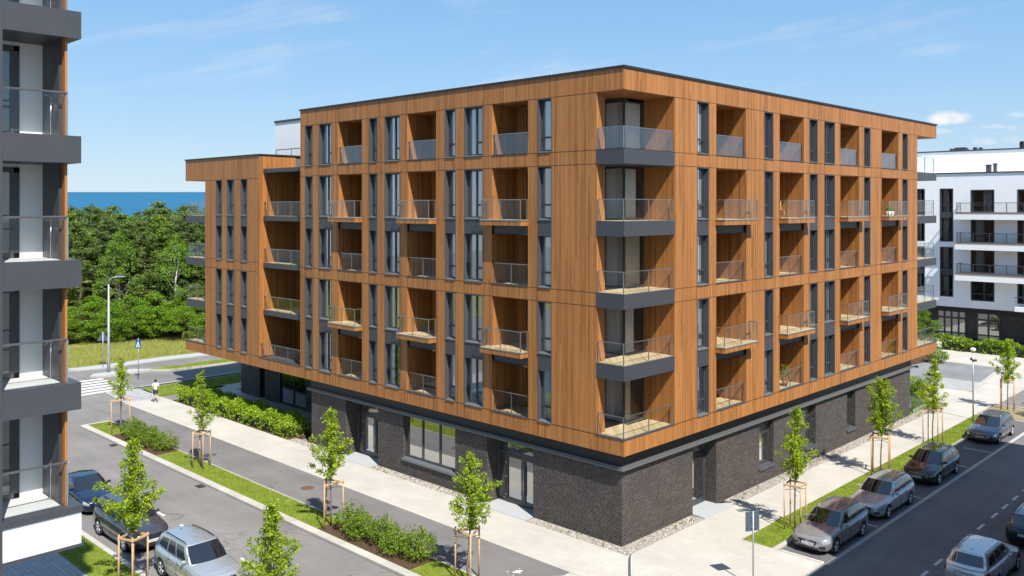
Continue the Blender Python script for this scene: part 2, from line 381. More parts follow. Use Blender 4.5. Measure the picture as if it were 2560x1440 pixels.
def add_window(building, loc, rot, w, h, dbl, ci):
    k = wkey(w, h, dbl)
    if k not in WM: WM[k] = window_meshes(w, h, dbl)
    d = WM[k]
    o = place('window', d['reveal'], building, loc, rot)
    for nm in ('sill', 'frame', 'glass', 'room'):
        place({'room': 'room_interior'}.get(nm, nm), d[nm], o)
    c = (None, 'curtA', 'curtB', 'curtC', 'curtA', 'curtD')[ci]
    if c: place('curtain', d[c], o)
    return o
rr = random.Random(3)
for (zs, wins, rot) in ((FL, LW, 0.), (FL, RW, rad(90))):
    for a, b in wins:
        for z0, z1 in zs:
            ci = rr.choice((1, 1, 2, 2, 3, 4, 5, 5))
            add_window(B, (a, 0, z0) if rot == 0 else (0, a, z0), rot, b-a, z1-z0, rot == 0 and b-a > 1.2 or b-a > 1.4, ci)
for a, b in WW:
    for z0, z1 in FL[:4]: add_window(B, (a, 0, z0), 0., b-a, z1-z0, False, rr.choice((0, 1, 2, 2)))
# dark spandrels between paired floors
def spandrel(u0, u1, z0, z1, rot, rec=.05):
    mb = MB(); w = u1-u0
    mb.box(.0, w, rec-.05-.004, rec+.15, 0.0, z1-z0); mb.box(0, w, -.03, rec+.2, z1-z0, z1-z0+.025, 0)
    mb.obj('spandrel_panel', ANTH, B, (u0, 0, z0) if rot == 0 else (0, u0, z0), rot)
for wins, rot in ((LW+WW, 0.), (RW, rad(90))):
    for a, b in wins:
        for z0, z1 in ((13.553, 14.232), (7.253, 7.972)): spandrel(a+.001, b-.001, z0, z1, rot)

# ---- loggias
LD = 1.75
def rail_post(mb, x, y, z0, z1): mb.box(x-.018, x+.018, y-.018, y+.018, z0, z1)
LM = {}
def loggia_meshes(w, h, kind):
    d = {}
    mb = MB()
    mb.quad((0, .002, 0), (0, LD, 0), (0, LD, h), (0, .002, h)); mb.quad((w, .002, 0), (w, .002, h), (w, LD, h), (w, LD, 0))
    mb.quad((0, LD, 0), (w, LD, 0), (w, LD, h), (0, LD, h)); mb.quad((0, .002, h), (0, LD, h), (w, LD, h), (w, .002, h))
    d['loggia'] = mb.mesh('loggia', WOOD)
    mb = MB(); mb.box(0.001, w-.001, .002, LD, -.12, .0); d['deck'] = mb.mesh('deck', DECK)
    mb = MB(); a, b = w*.30, w-.06; y = LD-.06; t = h-.12
    for x0, x1, z0, z1 in ((a, a+.07, .0, t), (b-.07, b, 0, t), ((a+b)/2-.04, (a+b)/2+.04, .07, t-.07), (a+.07, b-.07, 0, .07), (a+.07, b-.07, t-.07, t)): mb.box(x0, x1, y, LD-.002, z0, z1)
    d['door'] = mb.mesh('balcony_door', FRAME)
    mb = MB(); mb.quad((a+.07, LD-.03, .07), (b-.07, LD-.03, .07), (b-.07, LD-.03, t-.07), (a+.07, LD-.03, t-.07)); d['pane'] = mb.mesh('door_glass', glass_opaque)
    if kind != 'proj':
        mb = MB(); mb.box(.03, w-.03, .09, .102, .05, 1.0); d['glass'] = mb.mesh('railing_glass', RAILB if kind == 'top' else RAILG)
        mb = MB(); mb.box(.02, w-.02, .07, .122, 1.0, 1.03)
        if kind == 'low': rail_post(mb, w/2, .125, .02, 1.0)
        rail_post(mb, .035, .125, .02, 1.0); rail_post(mb, w-.035, .125, .02, 1.0)
        d['rail'] = mb.mesh('handrail', STEEL)
        mb = MB(); mb.box(-.0, w, -.03, .14, -.015, .03)
        d['trim'] = mb.mesh('edge_trim', ANTH2)
    return d
glass_opaque = plain('dark_room_glass', (.012, .014, .017), .06, 0, .1, 2., 1.)
def add_loggia(loc, rot, w, h, kind):
    k = (round(w, 2), round(h, 2), kind)
    if k not in LM: LM[k] = loggia_meshes(w, h, kind)
    d = LM[k]; o = place('loggia', d['loggia'], B, loc, rot)
    place('deck', d['deck'], o); place('balcony_door', d['door'], o); place('door_glass', d['pane'], o)
    for nm, key in (('railing_glass', 'glass'), ('handrail', 'rail'), ('edge_trim', 'trim')):
        if key in d: place(nm, d[key], o)
    return o
PM = {}
def add_proj(loc, rot, w, e0, e1):      # projecting balcony; local x from -e0 to w+e1, depth .53 outward
    k = (round(w, 2), e0, e1); D = .53
    if k not in PM:
        d = {}
        x0, x1 = -e0, w+e1
        mb = MB(); mb.box(x0, x1, -D, -.001, -.28, -.075); d['slab'] = mb.mesh('balcony', WOOD)
        mb = MB(); mb.box(x0-.012, x1+.012, -D-.012, -.0, -.075, -.012); d['lip'] = mb.mesh('slab_edge', SILLM)
        mb = MB(); mb.box(x0, x1, -D, .0, -.012, .004); d['deck'] = mb.mesh('deck', DECK)
        i = .05; g = .012
        mb = MB(); mb.box(x0+i, x1-i, -D+i, -D+i+g, .05, .95); mb.box(x0+i, x0+i+g, -D+i+.02, -.01, .05, .95); mb.box(x1-i-g, x1-i, -D+i+.02, -.01, .05, .95)
        d['glass'] = mb.mesh('railing_glass', RAILG)
        mb = MB(); q = .02; zt = .98
        mb.box(x0+i-q, x1-i+q, -D+i-q, -D+i+q, zt-.035, zt); mb.box(x0+i-q, x0+i+q, -D+i+q, -.002, zt-.035, zt); mb.box(x1-i-q, x1-i+q, -D+i+q, -.002, zt-.035, zt)
        n = 3
        for j in range(n): rail_post(mb, x0+i+(x1-x0-2*i)*j/(n-1), -D+i-.001, -.02, zt-.035)
        rail_post(mb, x0+i, -.03, .004, zt-.035); rail_post(mb, x1-i, -.03, .004, zt-.035)
        d['rail'] = mb.mesh('railing', STEEL)
        PM[k] = d
    d = PM[k]; o = place('balcony', d['slab'], B, loc, rot)
    for nm, key in (('slab_edge', 'lip'), ('deck', 'deck'), ('railing_glass', 'glass'), ('railing', 'rail')): place(nm, d[key], o)
for spans, rot in ((LL, 0.), (RL, rad(90))):
    for a, b in spans:
        for i, (z0, z1) in enumerate(FL):
            lz = lambda z: (a, 0, z) if rot == 0 else (0, a, z)
            kind = ('low', 'proj', 'low', 'proj', 'top')[i]
            add_loggia(lz(z0), rot, b-a, z1-z0, kind)
            if kind == 'proj':
                add_proj(lz(z0), rot, b-a, .32 if rot == 0 else .10, .02 if rot == 0 else .30)
                mb = MB(); mb.box(.0, b-a, .09, .4, 0, z0-.125-FL[i-1][1]); mb.obj('spandrel_panel', ANTH, B, lz(FL[i-1][1]), rot)

# ---- corner loggias
for i, (z0, z1) in enumerate(FL):
    if i == 4: z1 = 19.94
    nz = z1 if i == 4 else FL[i+1][0]-.66
    mb = MB()
    mb.prism([(-1.51, .004), (-1.51, .6), (-2.98, .6), (-2.98, .52), (-1.6, .52), (-1.6, .004)], z0, nz)
    o = mb.obj('corner_loggia', WOOD, B)
    mb = MB(); mb.box(-2.98, -2.9, .601, 2.4, z0, nz); mb.obj('unseen_reflector_wall', WHITEP, o)  # unseen side wall, made white to give the glazing a pale reflection
    mb = MB(); mb.box(-1.75, -.004, 3.87, 3.95, z0, nz); mb.obj('side_wall', WOOD, o)
    mb = MB(); mb.box(-1.505, -.02, .012, 3.865, z0-.01, z0+.006); mb.box(-2.895, -1.505, .605, 2.3, z0-.01, z0+.006); mb.obj('deck', DECK, o)
    if i > 0:
        mb = MB(); mb.box(-1.51, .012, -.012, 3.87, z0-.66, z0-.012); mb.box(-2.9, -1.51, .6, 3.87, z0-.66, z0-.012); mb.obj('balcony_slab', ANTH, o)
        mb = MB(); mb.box(-1.51, .02, -.02, .06, z0-.012, z0+.012); mb.box(-.06, .02, .06, 3.87, z0-.012, z0+.012); mb.obj('edge_trim', SILLM if i < 4 else ANTH, o)
    else:
        mb = MB(); mb.box(-1.55, .03, -.03, .09, z0-.015, z0+.035); mb.box(-.09, .03, .09, 3.9, z0-.015, z0+.035); mb.obj('edge_trim', ANTH2, o)
    mb = MB(); g = .012
    mb.box(-1.44, -.06, .05, .05+g, z0+.05, z0+.94); mb.box(-.06-g, -.06, .064, 3.78, z0+.05, z0+.94); mb.obj('railing_glass', RAILB if i == 4 else RAILG, o)
    mb = MB(); q = .018; zt = z0+.97
    mb.box(-1.46, -.04, .05-q, .05+q, zt-.03, zt); mb.box(-.06-q, -.06+q, .05+q, 3.80, zt-.03, zt)
    for x, y in ((-1.45, .05), (-.06, .05), (-.06, 3.77))+(((-.06, 1.9),) if i < 4 else ()): rail_post(mb, x-.001, y, z0+.0, zt-.03)
    mb.obj('handrail', STEEL, o)
    gy, gx = 2.3, -1.73
    mb = MB(); f = .07; h0, h1 = z0+.01, nz-.02 if i < 4 else nz-.12
    for x0, x1 in ((-2.9, -2.83), (-1.73-f, -1.73)): mb.box(x0, x1, gy, gy+f, h0, h1)
    for x0, x1 in ((-2.83, -1.73-f),): mb.box(x0, x1, gy, gy+f, h0, h0+f); mb.box(x0, x1, gy, gy+f, h1-f, h1)
    mb.box(gx-f, gx-.001, gy+f, 3.87, h0, h0+f); mb.box(gx-f, gx-.001, gy+f, 3.87, h1-f, h1); mb.box(gx-f, gx-.001, 3.80, 3.87, h0+f, h1-f); mb.box(gx-f, gx-.001, gy+f, gy+f+.04, h0+f, h1-f)
    mb.box(-2.9, -1.73, gy+.003, gy+.3, h1, nz) if i == 4 else None
    mb.obj('glazing_frame', FRAME, o)
    mb = MB(); mb.quad((-2.83, gy+.035, h0+f), (-1.8, gy+.035, h0+f), (-1.8, gy+.035, h1-f), (-2.83, gy+.035, h1-f)); mb.obj('glass', LOGG, o); mb = MB(); mb.quad((gx-.035, gy+.11, h0+f), (gx-.035, 3.8, h0+f), (gx-.035, 3.8, h1-f), (gx-.035, gy+.11, h1-f)); mb.obj('glass', CLEARG, o)
    mb = MB(); mb.box(-5.2, -4.6, 2.2, 7, z0-.02, nz, skip=''); mb.box(-4.6, -1.7, 6.2, 6.3, z0-.02, nz); mb.box(-4.6, -1.75, 2.4, 6.2, z0-.03, z0-.005); mb.box(-4.6, -1.75, 2.4, 6.2, nz+.0, nz+.02); mb.box(-4.6, -2.98, 2.3, 2.4, z0, nz); mb.obj('room_interior', ROOMM, o)
    def drape(p, q, mat, ph):
        mb = MB(); n = 34; r0 = []; r1 = []; d = Vector(q)-Vector(p); nn = Vector((-d.y, d.x, 0)).normalized()
        for k in range(n+1):
            c = Vector(p)+d*k/n+nn*.04*math.sin(k*1.15+ph); r0.append((c.x, c.y, z0+.05)); r1.append((c.x, c.y, nz-.1))
        mb.loft([r0, r1], False, 0, False, True); mb.obj('curtain', mat, o)
    drape((-1.90, 2.55, 0), (-1.90, (3.0, 3.3, 3.75, 3.4, 3.75)[i], 0), (CURTB, CURT, CURTB, CURT, CURT)[i], i)
    drape((-2.80, 2.45, 0), ((-2.45, -2.1, -2.25, -2.35, -2.2)[i], 2.45, 0), CURT, i)

# ---- loggia bay between wing and main block
for k, (za, zb) in enumerate(((17.15, 17.43), (13.93, 14.26), (10.79, 11.12), (7.62, 7.95))):
    mb = MB(); mb.box(-30.30, -25.31, .30, 2.84, za, zb-.01); o = mb.obj('bay_slab', ANTH, B)
    if k: mb = MB(); mb.box(-30.29, -25.32, .40, 2.84, zb-.01, zb+.004); mb.obj('deck', DECK, o)
for zb in (14.26, 11.12, 7.95, 4.83):
    y = .36 if zb > 5 else .12
    mb = MB(); mb.box(-30.25, -25.33, y, y+.012, zb+.03, zb+.92); o = mb.obj('bay_railing', RAILG, B)
    mb = MB(); mb.box(-30.25, -25.33, y-.02, y+.03, zb+.92, zb+.95)
    for x in (-30.2, -28.6, -27., -25.36): rail_post(mb, x, y+.032, zb, zb+.92)
    mb.obj('handrail', STEEL, o)
mb = MB(); mb.box(-30.30, -25.31, .002, 2.84, 4.5, 4.78); mb.box(-30.30, -25.31, -.03, .1, 4.80, 4.85); mb.obj('bay_slab', ANTH2, B)
mb = MB()
for z0, z1 in FL[:4]: mb.box(-27.4, -25.5, 2.78, 2.845, z0, z1-.1)
mb.obj('balcony_door', glass_opaque, B)
# ---- open corner balconies at both ends
for k, (za, zb) in enumerate(((16.80, 17.36), (13.66, 14.21), (10.54, 11.09), (7.40, 7.97), (4.4, 4.84))):
    for end in (0, 1):
        if end == 0 and k == 0: continue
        mb = MB()
        if end: x0, x1, y0, y1 = -7., .0 if k < 4 else -.03, 34.54, 38.43 if k < 4 else 38.38
        else: x0, x1, y0, y1 = -41.03 if k < 4 else -40.98, -37.93, .0 if k < 4 else .03, 6.
        mb.box(x0, x1, y0, y1, za, zb-.006); o = mb.obj('end_balcony', ANTH, B)
        mb = MB(); mb.box(x0+.08, x1-.08, y0+.08, y1-.08, zb-.006, zb+.006); mb.obj('deck', DECK, o)
        if k == 4:
            mb = MB(); (mb.box(-.1, .03, 34.54, 38.46, 4.83, 4.87) if end else mb.box(-41.06, -37.93, -.03, .1, 4.83, 4.87)); mb.obj('edge_trim', ANTH2, o)
        mb = MB(); mr = MB()
        if end:
            mb.box(-.1, -.088, 34.6, 38.1, zb+.04, zb+1.1); mb.box(-6.5, -.1, 38.1, 38.112, zb+.04, zb+1.1); mr.box(-.115, -.075, 34.55, 38.13, zb+1.1, zb+1.13)
            for y in (34.6, 36.3, 38.1): rail_post(mr, -.094, y, zb, zb+1.1)
        else:
            mb.box(-40.75, -37.95, .1, .112, zb+.04, zb+1.02); mb.box(-40.75, -40.738, .112, 5.5, zb+.04, zb+1.02); mr.box(-40.77, -37.95, .085, .125, zb+1.02, zb+1.05)
            for x in (-40.74, -39.3): rail_post(mr, x, .13, zb, zb+1.02)
        mb.obj('railing_glass', RAILG, o); mr.obj('handrail', STEEL, o)
# penthouse behind the wing
mb = MB(); mb.box(-35., -25.5, 4.0, 14, 18.3, 21.05); o = mb.obj('roof_storey', WHITEP, B)
mb = MB(); mb.box(-35.06, -25.5, 3.94, 14.06, 21.05, 21.2); mb.obj('roof_coping', ANTH, o)
mb = MB(); mb.tube([(-33.5, 3.2, 18.95), (-25.6, 3.2, 18.95)], .03); mb.tube([(-33.5, 3.2, 18.3), (-33.5, 3.2, 18.95)], .03)
for x in (-31.5, -29.5, -27.5): mb.tube([(x, 3.2, 18.3), (x, 3.2, 18.95)], .025)
mb.obj('roof_railing', ANTH, B)
for x, y in ((-9.5, 6.), (-4.8, 9.), (-14., 20.)):
    mb = MB(); mb.tube([(x, y, 20.9), (x, y, 22.6)], .012, 6); mb.obj('lightning_rod', STEEL, B)
for x, y in ((-.6, 14.), (-18.2, .7), (-9.8, .8)):
    mb = MB(); mb.cbox((x, y, 21.05), .2, .16, .12); mb.cbox((x, y, 21.13), .3, .08, .04); mb.obj('roof_vent', ANTH2, B)

# ---- brick ground floor
mb = MB()
PBL = lambda u, z: (u, .45, z)
PBR = lambda u, z: (-.45, u, z)
D1, D2, SW = (-21.05, -17.9), (-8.91, -5.74), (-15.6, -11.3)
RDR = (6.1, 8.24); RWIN = [(12.62, 14.18, .82), (18.03, 19.35, .84), (23.73, 24.98, .86), (29.33, 30.54, .7)]
HT = 3.36
wallgrid(mb, PBL, -24.72, -.45, -.05, HT, [D1+(-.05, 3.26), D2+(-.05, 3.26), SW+(.92, 3.26)])
wallgrid(mb, PBR, .45, 34.4, -.05, HT, [RDR+(-.05, 3.26)]+[(a, b, z, 3.2) for a, b, z in RWIN])
def niche(u0, u1, z0, z1, dep, side, floor=True):   # brick-lined jambs of an opening
    P = (lambda u, d, z: (u, .45+d, z)) if side == 'L' else (lambda u, d, z: (-.45-d, u, z))
    mb.quad(P(u0, 0, z0), P(u0, dep, z0), P(u0, dep, z1), P(u0, 0, z1)); mb.quad(P(u1, 0, z0), P(u1, 0, z1), P(u1, dep, z1), P(u1, dep, z0))
    mb.quad(P(u0, 0, z1), P(u0, dep, z1), P(u1, dep, z1), P(u1, 0, z1))
niche(*D1, -.05, 3.26, .87, 'L'); niche(*D2, -.05, 3.26, .78, 'L'); niche(*SW, .92, 3.26, .3, 'L'); niche(*RDR, -.05, 3.26, .7, 'R')
for a, b, z in RWIN: niche(a, b, z, 3.2, .42, 'R')
mb.quad((-24.72, .45, -.05), (-24.72, .45, HT), (-24.72, 5.0, HT), (-24.72, 5.0, -.05))
mb.quad((-.45, 34.4, -.05), (-20, 34.4, -.05), (-20, 34.4, HT), (-.45, 34.4, HT))
# recessed wall below the wing
for a, b, z0 in ((-41.73, -38.85, -.05), (-38.1, -35.9, -.05), (-32.4, -24.72, -.05), (-35.9, -32.4, 3.4)): mb.quad((a, 4.95, z0), (b, 4.95, z0), (b, 4.95, 4.1), (a, 4.95, 4.1))
mb.quad((-38.85, 4.95, -.05), (-38.85, 6.5, -.05), (-38.85, 6.5, 4.1), (-38.85, 4.95, 4.1)); mb.quad((-38.1, 4.95, -.05), (-38.1, 4.95, 4.1), (-38.1, 6.5, 4.1), (-38.1, 6.5, -.05)); mb.quad((-38.85, 6.5, -.05), (-38.1, 6.5, -.05), (-38.1, 6.5, 4.1), (-38.85, 6.5, 4.1))
mb.quad((-41.73, 4.95, -.05), (-41.73, 4.95, 4.1), (-41.73, 20, 4.1), (-41.73, 20, -.05))
mb.obj('brick_wall', BRICK, B)
mb = MB(); mb.box(-24.74, -.40, .40, .6, 3.52, ZB); mb.box(-.6, -.40, .6, 34.45, 3.52, ZB); mb.box(-24.74, -24.6, .6, 5, 3.52, ZB); mb.obj('fascia_band', BLACKM, B)
mb = MB()
for poly in ([(-24.95, .22), (-.22, .22), (-.22, 34.6), (-.55, 34.6), (-.55, .55), (-24.95, .55)],): mb.prism(poly, 3.37, 3.44); mb.prism([(x+(.05 if x < -20 else -.05 if x > -.3 else 0), y+(.05 if y < .3 else -.05 if y > 34.5 else 0)) for x, y in poly], 3.44, 3.52)
mb.obj('brick_coping', plain('coping_metal', (.17, .175, .18), .4, .4, .06), B)
mb = MB()
for a, b, z in RWIN: mb.box(-.4515, -.4485, b+.0, b+.018, 0, 3.3)
mb.obj('wall_joint', BLACKM, B)
mb = MB(); mb.tube([(-.5, 34.62, 3.45), (-.2, 34.75, 3.45)], .05); mb.cbox((-.1, 34.72, 3.45), .22, .14, .14); mb.obj('wall_lamp', ANTH2, B)
def entrance(u0, w, h, dep, side, hinge):
    rot = 0. if side == 'L' else rad(90)
    loc = (u0, .45+dep, 0) if side == 'L' else (-.45-dep, u0, 0)
    mb = MB(); f = .09; tz = h-.72
    sl = .62 if w > 2.5 else .0          # side light on the left
    xs = [0, sl, w] if sl else [0, w]
    mb.box(0, f, -.06, .06, 0, h); mb.box(w-f, w, -.06, .06, 0, h); mb.box(f, w-f, -.06, .06, h-f, h); mb.box(f, w-f, -.06, .06, tz-.1, tz+.06)
    if sl: mb.box(sl-.05, sl+.05, -.055, .06, 0, tz-.1); mb.box(sl-.05, sl+.05, -.055, .06, tz+.06, h-f); mb.box(f, sl-.05, -.05, .05, 0, .12)
    o = mb.obj('entrance', FRAME, B, loc, rot)
    mb = MB(); mb.quad((f, 0, tz+.06), (w-f, 0, tz+.06), (w-f, 0, h-f), (f, 0, h-f)); mb.quad((f, 0, .12), (max(sl, f), 0, .12), (max(sl, f), 0, tz-.1), (f, 0, tz-.1)); mb.obj('glass', DARKG, o)
    leaves = 2 if w > 2.5 else 1
    x0 = sl+.05 if sl else f; x1 = w-f; lw = (x1-x0)/leaves
    for k in range(leaves):
        a, b = x0+k*lw+.008, x0+(k+1)*lw-.008; g = .12; t = tz-.105
        mb = MB(); mb.box(a, a+g, -.075, .04, .01, t); mb.box(b-g, b, -.075, .04, .01, t); mb.box(a+g, b-g, -.075, .04, .01, .26); mb.box(a+g, b-g, -.075, .04, t-g, t)
        mb.obj('door_leaf', plain('door_metal', (.062, .066, .072), .35, .3, .06), o)
        mb = MB(); mb.quad((a+g, -.02, .26), (b-g, -.02, .26), (b-g, -.02, t-g), (a+g, -.02, t-g)); mb.obj('door_glass', DARKG, o)
        hx = b-.06 if (k == 0 and leaves == 2) else a+.06
        mb = MB(); mb.tube([(hx, -.15, .55), (hx, -.15, 2.0)], .022, 8)
        for z in (.75, 1.8): mb.tube([(hx, -.15, z), (hx, -.07, z)], .014, 6)
        mb.obj('door_handle', STEELB, o)
        hy = a+.02 if k == 0 else b-.02
        for z in (.4, 1.3, 2.0): mb = MB(); mb.cbox((hy, -.09, z), .05, .04, .10); mb.obj('hinge', STEELB, o)
    mb = MB(); mb.box(0.02, w-.02, 1.9, 2.0, -.02, h); mb.box(.02, w-.02, .1, 1.9, -.03, -.01); mb.box(-.3, .0, .1, 2, 0, h); mb.box(w, w+.3, .1, 2, 0, h); mb.box(0.02, w-.02, .1, 1.9, h-.04, h-.02); mb.obj('room_interior', ROOMM, o)
entrance(D1[0], D1[1]-D1[0], 3.25, .85, 'L', 0); entrance(D2[0], D2[1]-D2[0], 3.25, .76, 'L', 0); entrance(RDR[0], RDR[1]-RDR[0], 3.25, .68, 'R', 0)
def shopwin(u0, u1, z0, z1, dep, side, cols, sillcol, curtain=None, transom=None):
    rot = 0. if side == 'L' else rad(90)
    loc = (u0, .45, z0) if side == 'L' else (-.45, u0, z0)
    w, h = u1-u0, z1-z0
    mb = MB(); f = .075; y0, y1 = dep-.06, dep+.06
    mb.box(0.004, f, y0, y1, .05, h-.004); mb.box(w-f, w-.004, y0, y1, .05, h-.004); mb.box(f, w-f, y0, y1, .05, .05+f); mb.box(f, w-f, y0, y1, h-f, h-.004)
    for k in range(1, cols): x = w*k/cols; mb.box(x-.05, x+.05, y0+.004, y1, .05+f, h-f)
    if transom: mb.box(f, w-f, y0+.004, y1, h*transom-.05, h*transom+.05)
    o = mb.obj('ground_floor_window', FRAME, B, loc, rot)
    mb = MB(); mb.quad((f, dep, .1), (w-f, dep, .1), (w-f, dep, h-f), (f, dep, h-f)); mb.obj('glass', DARKG if side == 'L' else GLASS, o)
    mb = MB(); mb.add([(-.04, -.09, -.02), (w+.04, -.09, -.02), (w+.04, dep, .045), (-.04, dep, .045), (-.04, -.09, -.14), (w+.04, -.09, -.14), (w+.04, dep, -.14), (-.04, dep, -.14)], [(0, 1, 2, 3), (4, 7, 6, 5), (0, 4, 5, 1), (1, 5, 6, 2), (3, 7, 4, 0)]); mb.obj('sill', sillcol, o)
    mb = MB(); mb.box(.01, w-.01, dep+.1, dep+2.2, .0, h-.01, skip='f'); mb.obj('room_interior', ROOMM, o)
    if curtain:
        mb = MB(); r0 = []; r1 = []
        for k in range(25):
            x = w*(.10+.82*k/24); y = dep+.25+.04*math.sin(k*1.3); r0.append((x, y, .1)); r1.append((x, y, h-.1))
        mb.loft([r0, r1], False, 0, False, True); mb.obj('curtain', CURT, o)
shopwin(SW[0], SW[1], .92, 3.26, .25, 'L', 3, SILLM)
for a, b, z in RWIN: shopwin(a, b, z, 3.2, .36, 'R', 1, ANTH2, True, .72)
mb = MB()
for x0, x1, z0, z1 in ((-35.9, -35.8, .0, 3.4), (-32.5, -32.4, 0, 3.4), (-34.2, -34.08, .25, 3.3), (-35.8, -32.5, 0, .25), (-35.8, -32.5, 3.3, 3.4)): mb.box(x0, x1, 5.02, 5.15, z0, z1)
o = mb.obj('ground_floor_window', FRAME, B); mb = MB(); mb.quad((-35.8, 5.08, .25), (-32.5, 5.08, .25), (-32.5, 5.08, 3.3), (-35.8, 5.08, 3.3)); mb.obj('glass', DARKG, o); mb = MB(); mb.box(-35.9, -32.4, 5.2, 8, -.02, 3.5, skip='f'); mb.obj('room_interior', ROOMM, o)
# ================================================================== GROUND
PAVE = tile_mat('cream_paving', (.44, .412, .365), .8, .4, joint=.88, var=.03, mortar=.010)
PAVEG = tile_mat('grey_paving', (.36, .36, .355), .3, .2, joint=.6, var=.12)
SLABG = plain('concrete_slab', (.37, .38, .38), .85, 0, .10, 1.1, .2)
ASPH = asphalt_mat('asphalt_road', (.185, .174, .165), (.05, 1, 1))
ASPH2 = asphalt_mat('asphalt_side_road', (.172, .163, .158), (1, .05, 1))
ASPHP = asphalt_mat('asphalt_cycle_path', (.165, .156, .150), (.06, 1, 1))
KERB = tile_mat('kerb_stone', (.42, .39, .345), 1.0, 5., joint=.70, var=.06)
WHITE = plain('road_paint', (.62, .62, .60), .7, 0, .3, 2.5, .2)
GRASS = grass_mat('lawn', ((.2, (.06, .10, .009)), (.5, (.155, .205, .020)), (.8, (.29, .28, .065))))
MEADM = grass_mat('meadow', ((.2, (.10, .13, .02)), (.5, (.22, .22, .05)), (.85, (.34, .29, .10))), .5)
SOIL = grass_mat('mulch', ((.2, (.03, .018, .010)), (.55, (.085, .052, .030)), (.9, (.19, .125, .08))), 6)
GRAVM = grass_mat('gravel_bed', ((.2, (.10, .085, .07)), (.5, (.30, .265, .225)), (.85, (.5, .455, .40))), 5)
RZ = -.10
def sheet(name, poly, z, mat, kind='structure'):
    mb = MB(); mb.add([(x, y, z) for x, y in poly], [tuple(range(len(poly)))]); o = mb.obj(name, mat); o['kind'] = kind; return o
def rect(x0, x1, y0, y1): return [(x0, y0), (x1, y0), (x1, y1), (x0, y1)]
def slab(name, poly, mat, top=0., bot=-.3):
    mb = MB(); mb.prism(poly, bot, top); o = mb.obj(name, mat); o['kind'] = 'structure'; return o
def curvepts(c, r, a0, a1, n=8): return [(c[0]+r*math.cos(rad(a0+(a1-a0)*i/n)), c[1]+r*math.sin(rad(a0+(a1-a0)*i/n))) for i in range(n+1)]
G_ = MB(); G_.quad((-190, -400, -.16), (900, -400, -.16), (900, 900, -.16), (-190, 900, -.16)); struct(G_.obj('ground', plain('town_ground', (.17, .165, .155), .9, 0, .35, .06)))
# sea: rises to its own far horizon beyond the shore woods
sea, nt = new_mat('sea_water')
p_ = pos(nt); wv = noise(nt, scaled(nt, p_, (.03, .004, .03)), 1., 5, .6)
principled(nt, mixc(nt, wv, (.008, .085, .175), (.018, .135, .245)), .5, 0, .1)
mb = MB(); dd = [260, 600, 1200, 2000, 3000]
ring = []
for d in dd:
    z = -1.0+(14.92+35/2201*3000+1.0)*(d-260)/(3000-260)
    ring.append([tuple(CAM.xy+FWD.xy*d+RGT.xy*(k*d))+(z,) for k in (-1.5, -.9, -.5, -.1)])
mb.loft(ring, False, 0, False, True); struct(mb.obj('sea', sea))
# left street
struct(sheet('road', rect(-50., 40, -15.25, -8.1), RZ, ASPH)); 
sheet('side_road', [(6.8, -8.1), (16, -8.1), (16, 120), (6.8, 120)], RZ+.004, ASPH2)
sheet('parking_bay', rect(4.55, 6.62, 5.0, 37.8), RZ+.008, asphalt_mat('asphalt_bay', (.125, .122, .125)))
sheet('cross_road', rect(-61., -50., -80, 140), RZ, ASPH)
sheet('road_junction', [(-50, -8.1), (-50, -2.6), (-45.5, -2.6), (-43.2, -3.2), (-41.2, -5.2), (-39.8, -6.1), (-39.8, -8.1)], RZ+.004, ASPH)
slab('cycle_path', [(-43.2, -3.2), (-.35, -3.2), (-.35, -3.6), (-2.2, -6.07), (-39.7, -6.07), (-41.3, -5.2)], ASPHP, -.012)
slab('sidewalk', [(-44.6, -3.17), (.29, -3.17), (.29, -.2), (-44.6, -.2)], PAVE, 0.)
slab('path', [(-49.9, -2.6), (-44.62, -3.1), (-44.62, -.15), (-49.2, -.15), (-49.9, -.9)], PAVEG, -.03)
slab('plaza', [(.31, -8.2), (6.55, -8.2), (6.55, 4.9), (2.88, 4.9), (2.88, 40.2), (.31, 40.2)], PAVE, 0.)
slab('plaza', [(-2.25, -6.1), (-.34, -3.62), (-.34, -3.19), (.29, -3.19), (.29, -8.2), (-2.25, -8.2)], PAVE, -.002)
slab('forecourt', [(-44.6, 1.9), (-24.75, 1.9), (-24.75, 5.3), (-44.6, 5.3)], PAVE, .0)
slab('forecourt', [(-45.4, 5.32), (-43.2, 5.32), (-43.2, 30), (-45.4, 30)], PAVE, .0)
for a, b, c in ((D1[0]-.9, D1[1], -.19), (D2[0]-.8, D2[1], -.19)):
    slab('doorstep', [(a, c), (b+.1, c), (b, .44), (b, 1.3), (a+.9, 1.3), (a+.9, .44)], SLABG, .012)
slab('doorstep', [(.30, 6.0), (.30, 9.2), (-.44, 8.24), (-1.2, 8.24), (-1.2, 6.1), (-.44, 6.1)], SLABG, .012)
mb = MB()    # gravel strip along the wall, outside the doorsteps
for x0, x1 in ((-26.5, D1[0]-.9), (D1[1]+.1, D2[0]-.8), (D2[1]+.1, .28)): mb.box(x0, x1, -.19, .46, -.3, -.008)
for y0, y1 in ((.47, 5.98), (9.0, 39.5)): mb.box(-.46, .28, y0, y1, -.3, -.008)
struct(mb.obj('gravel_bed', GRAVM))
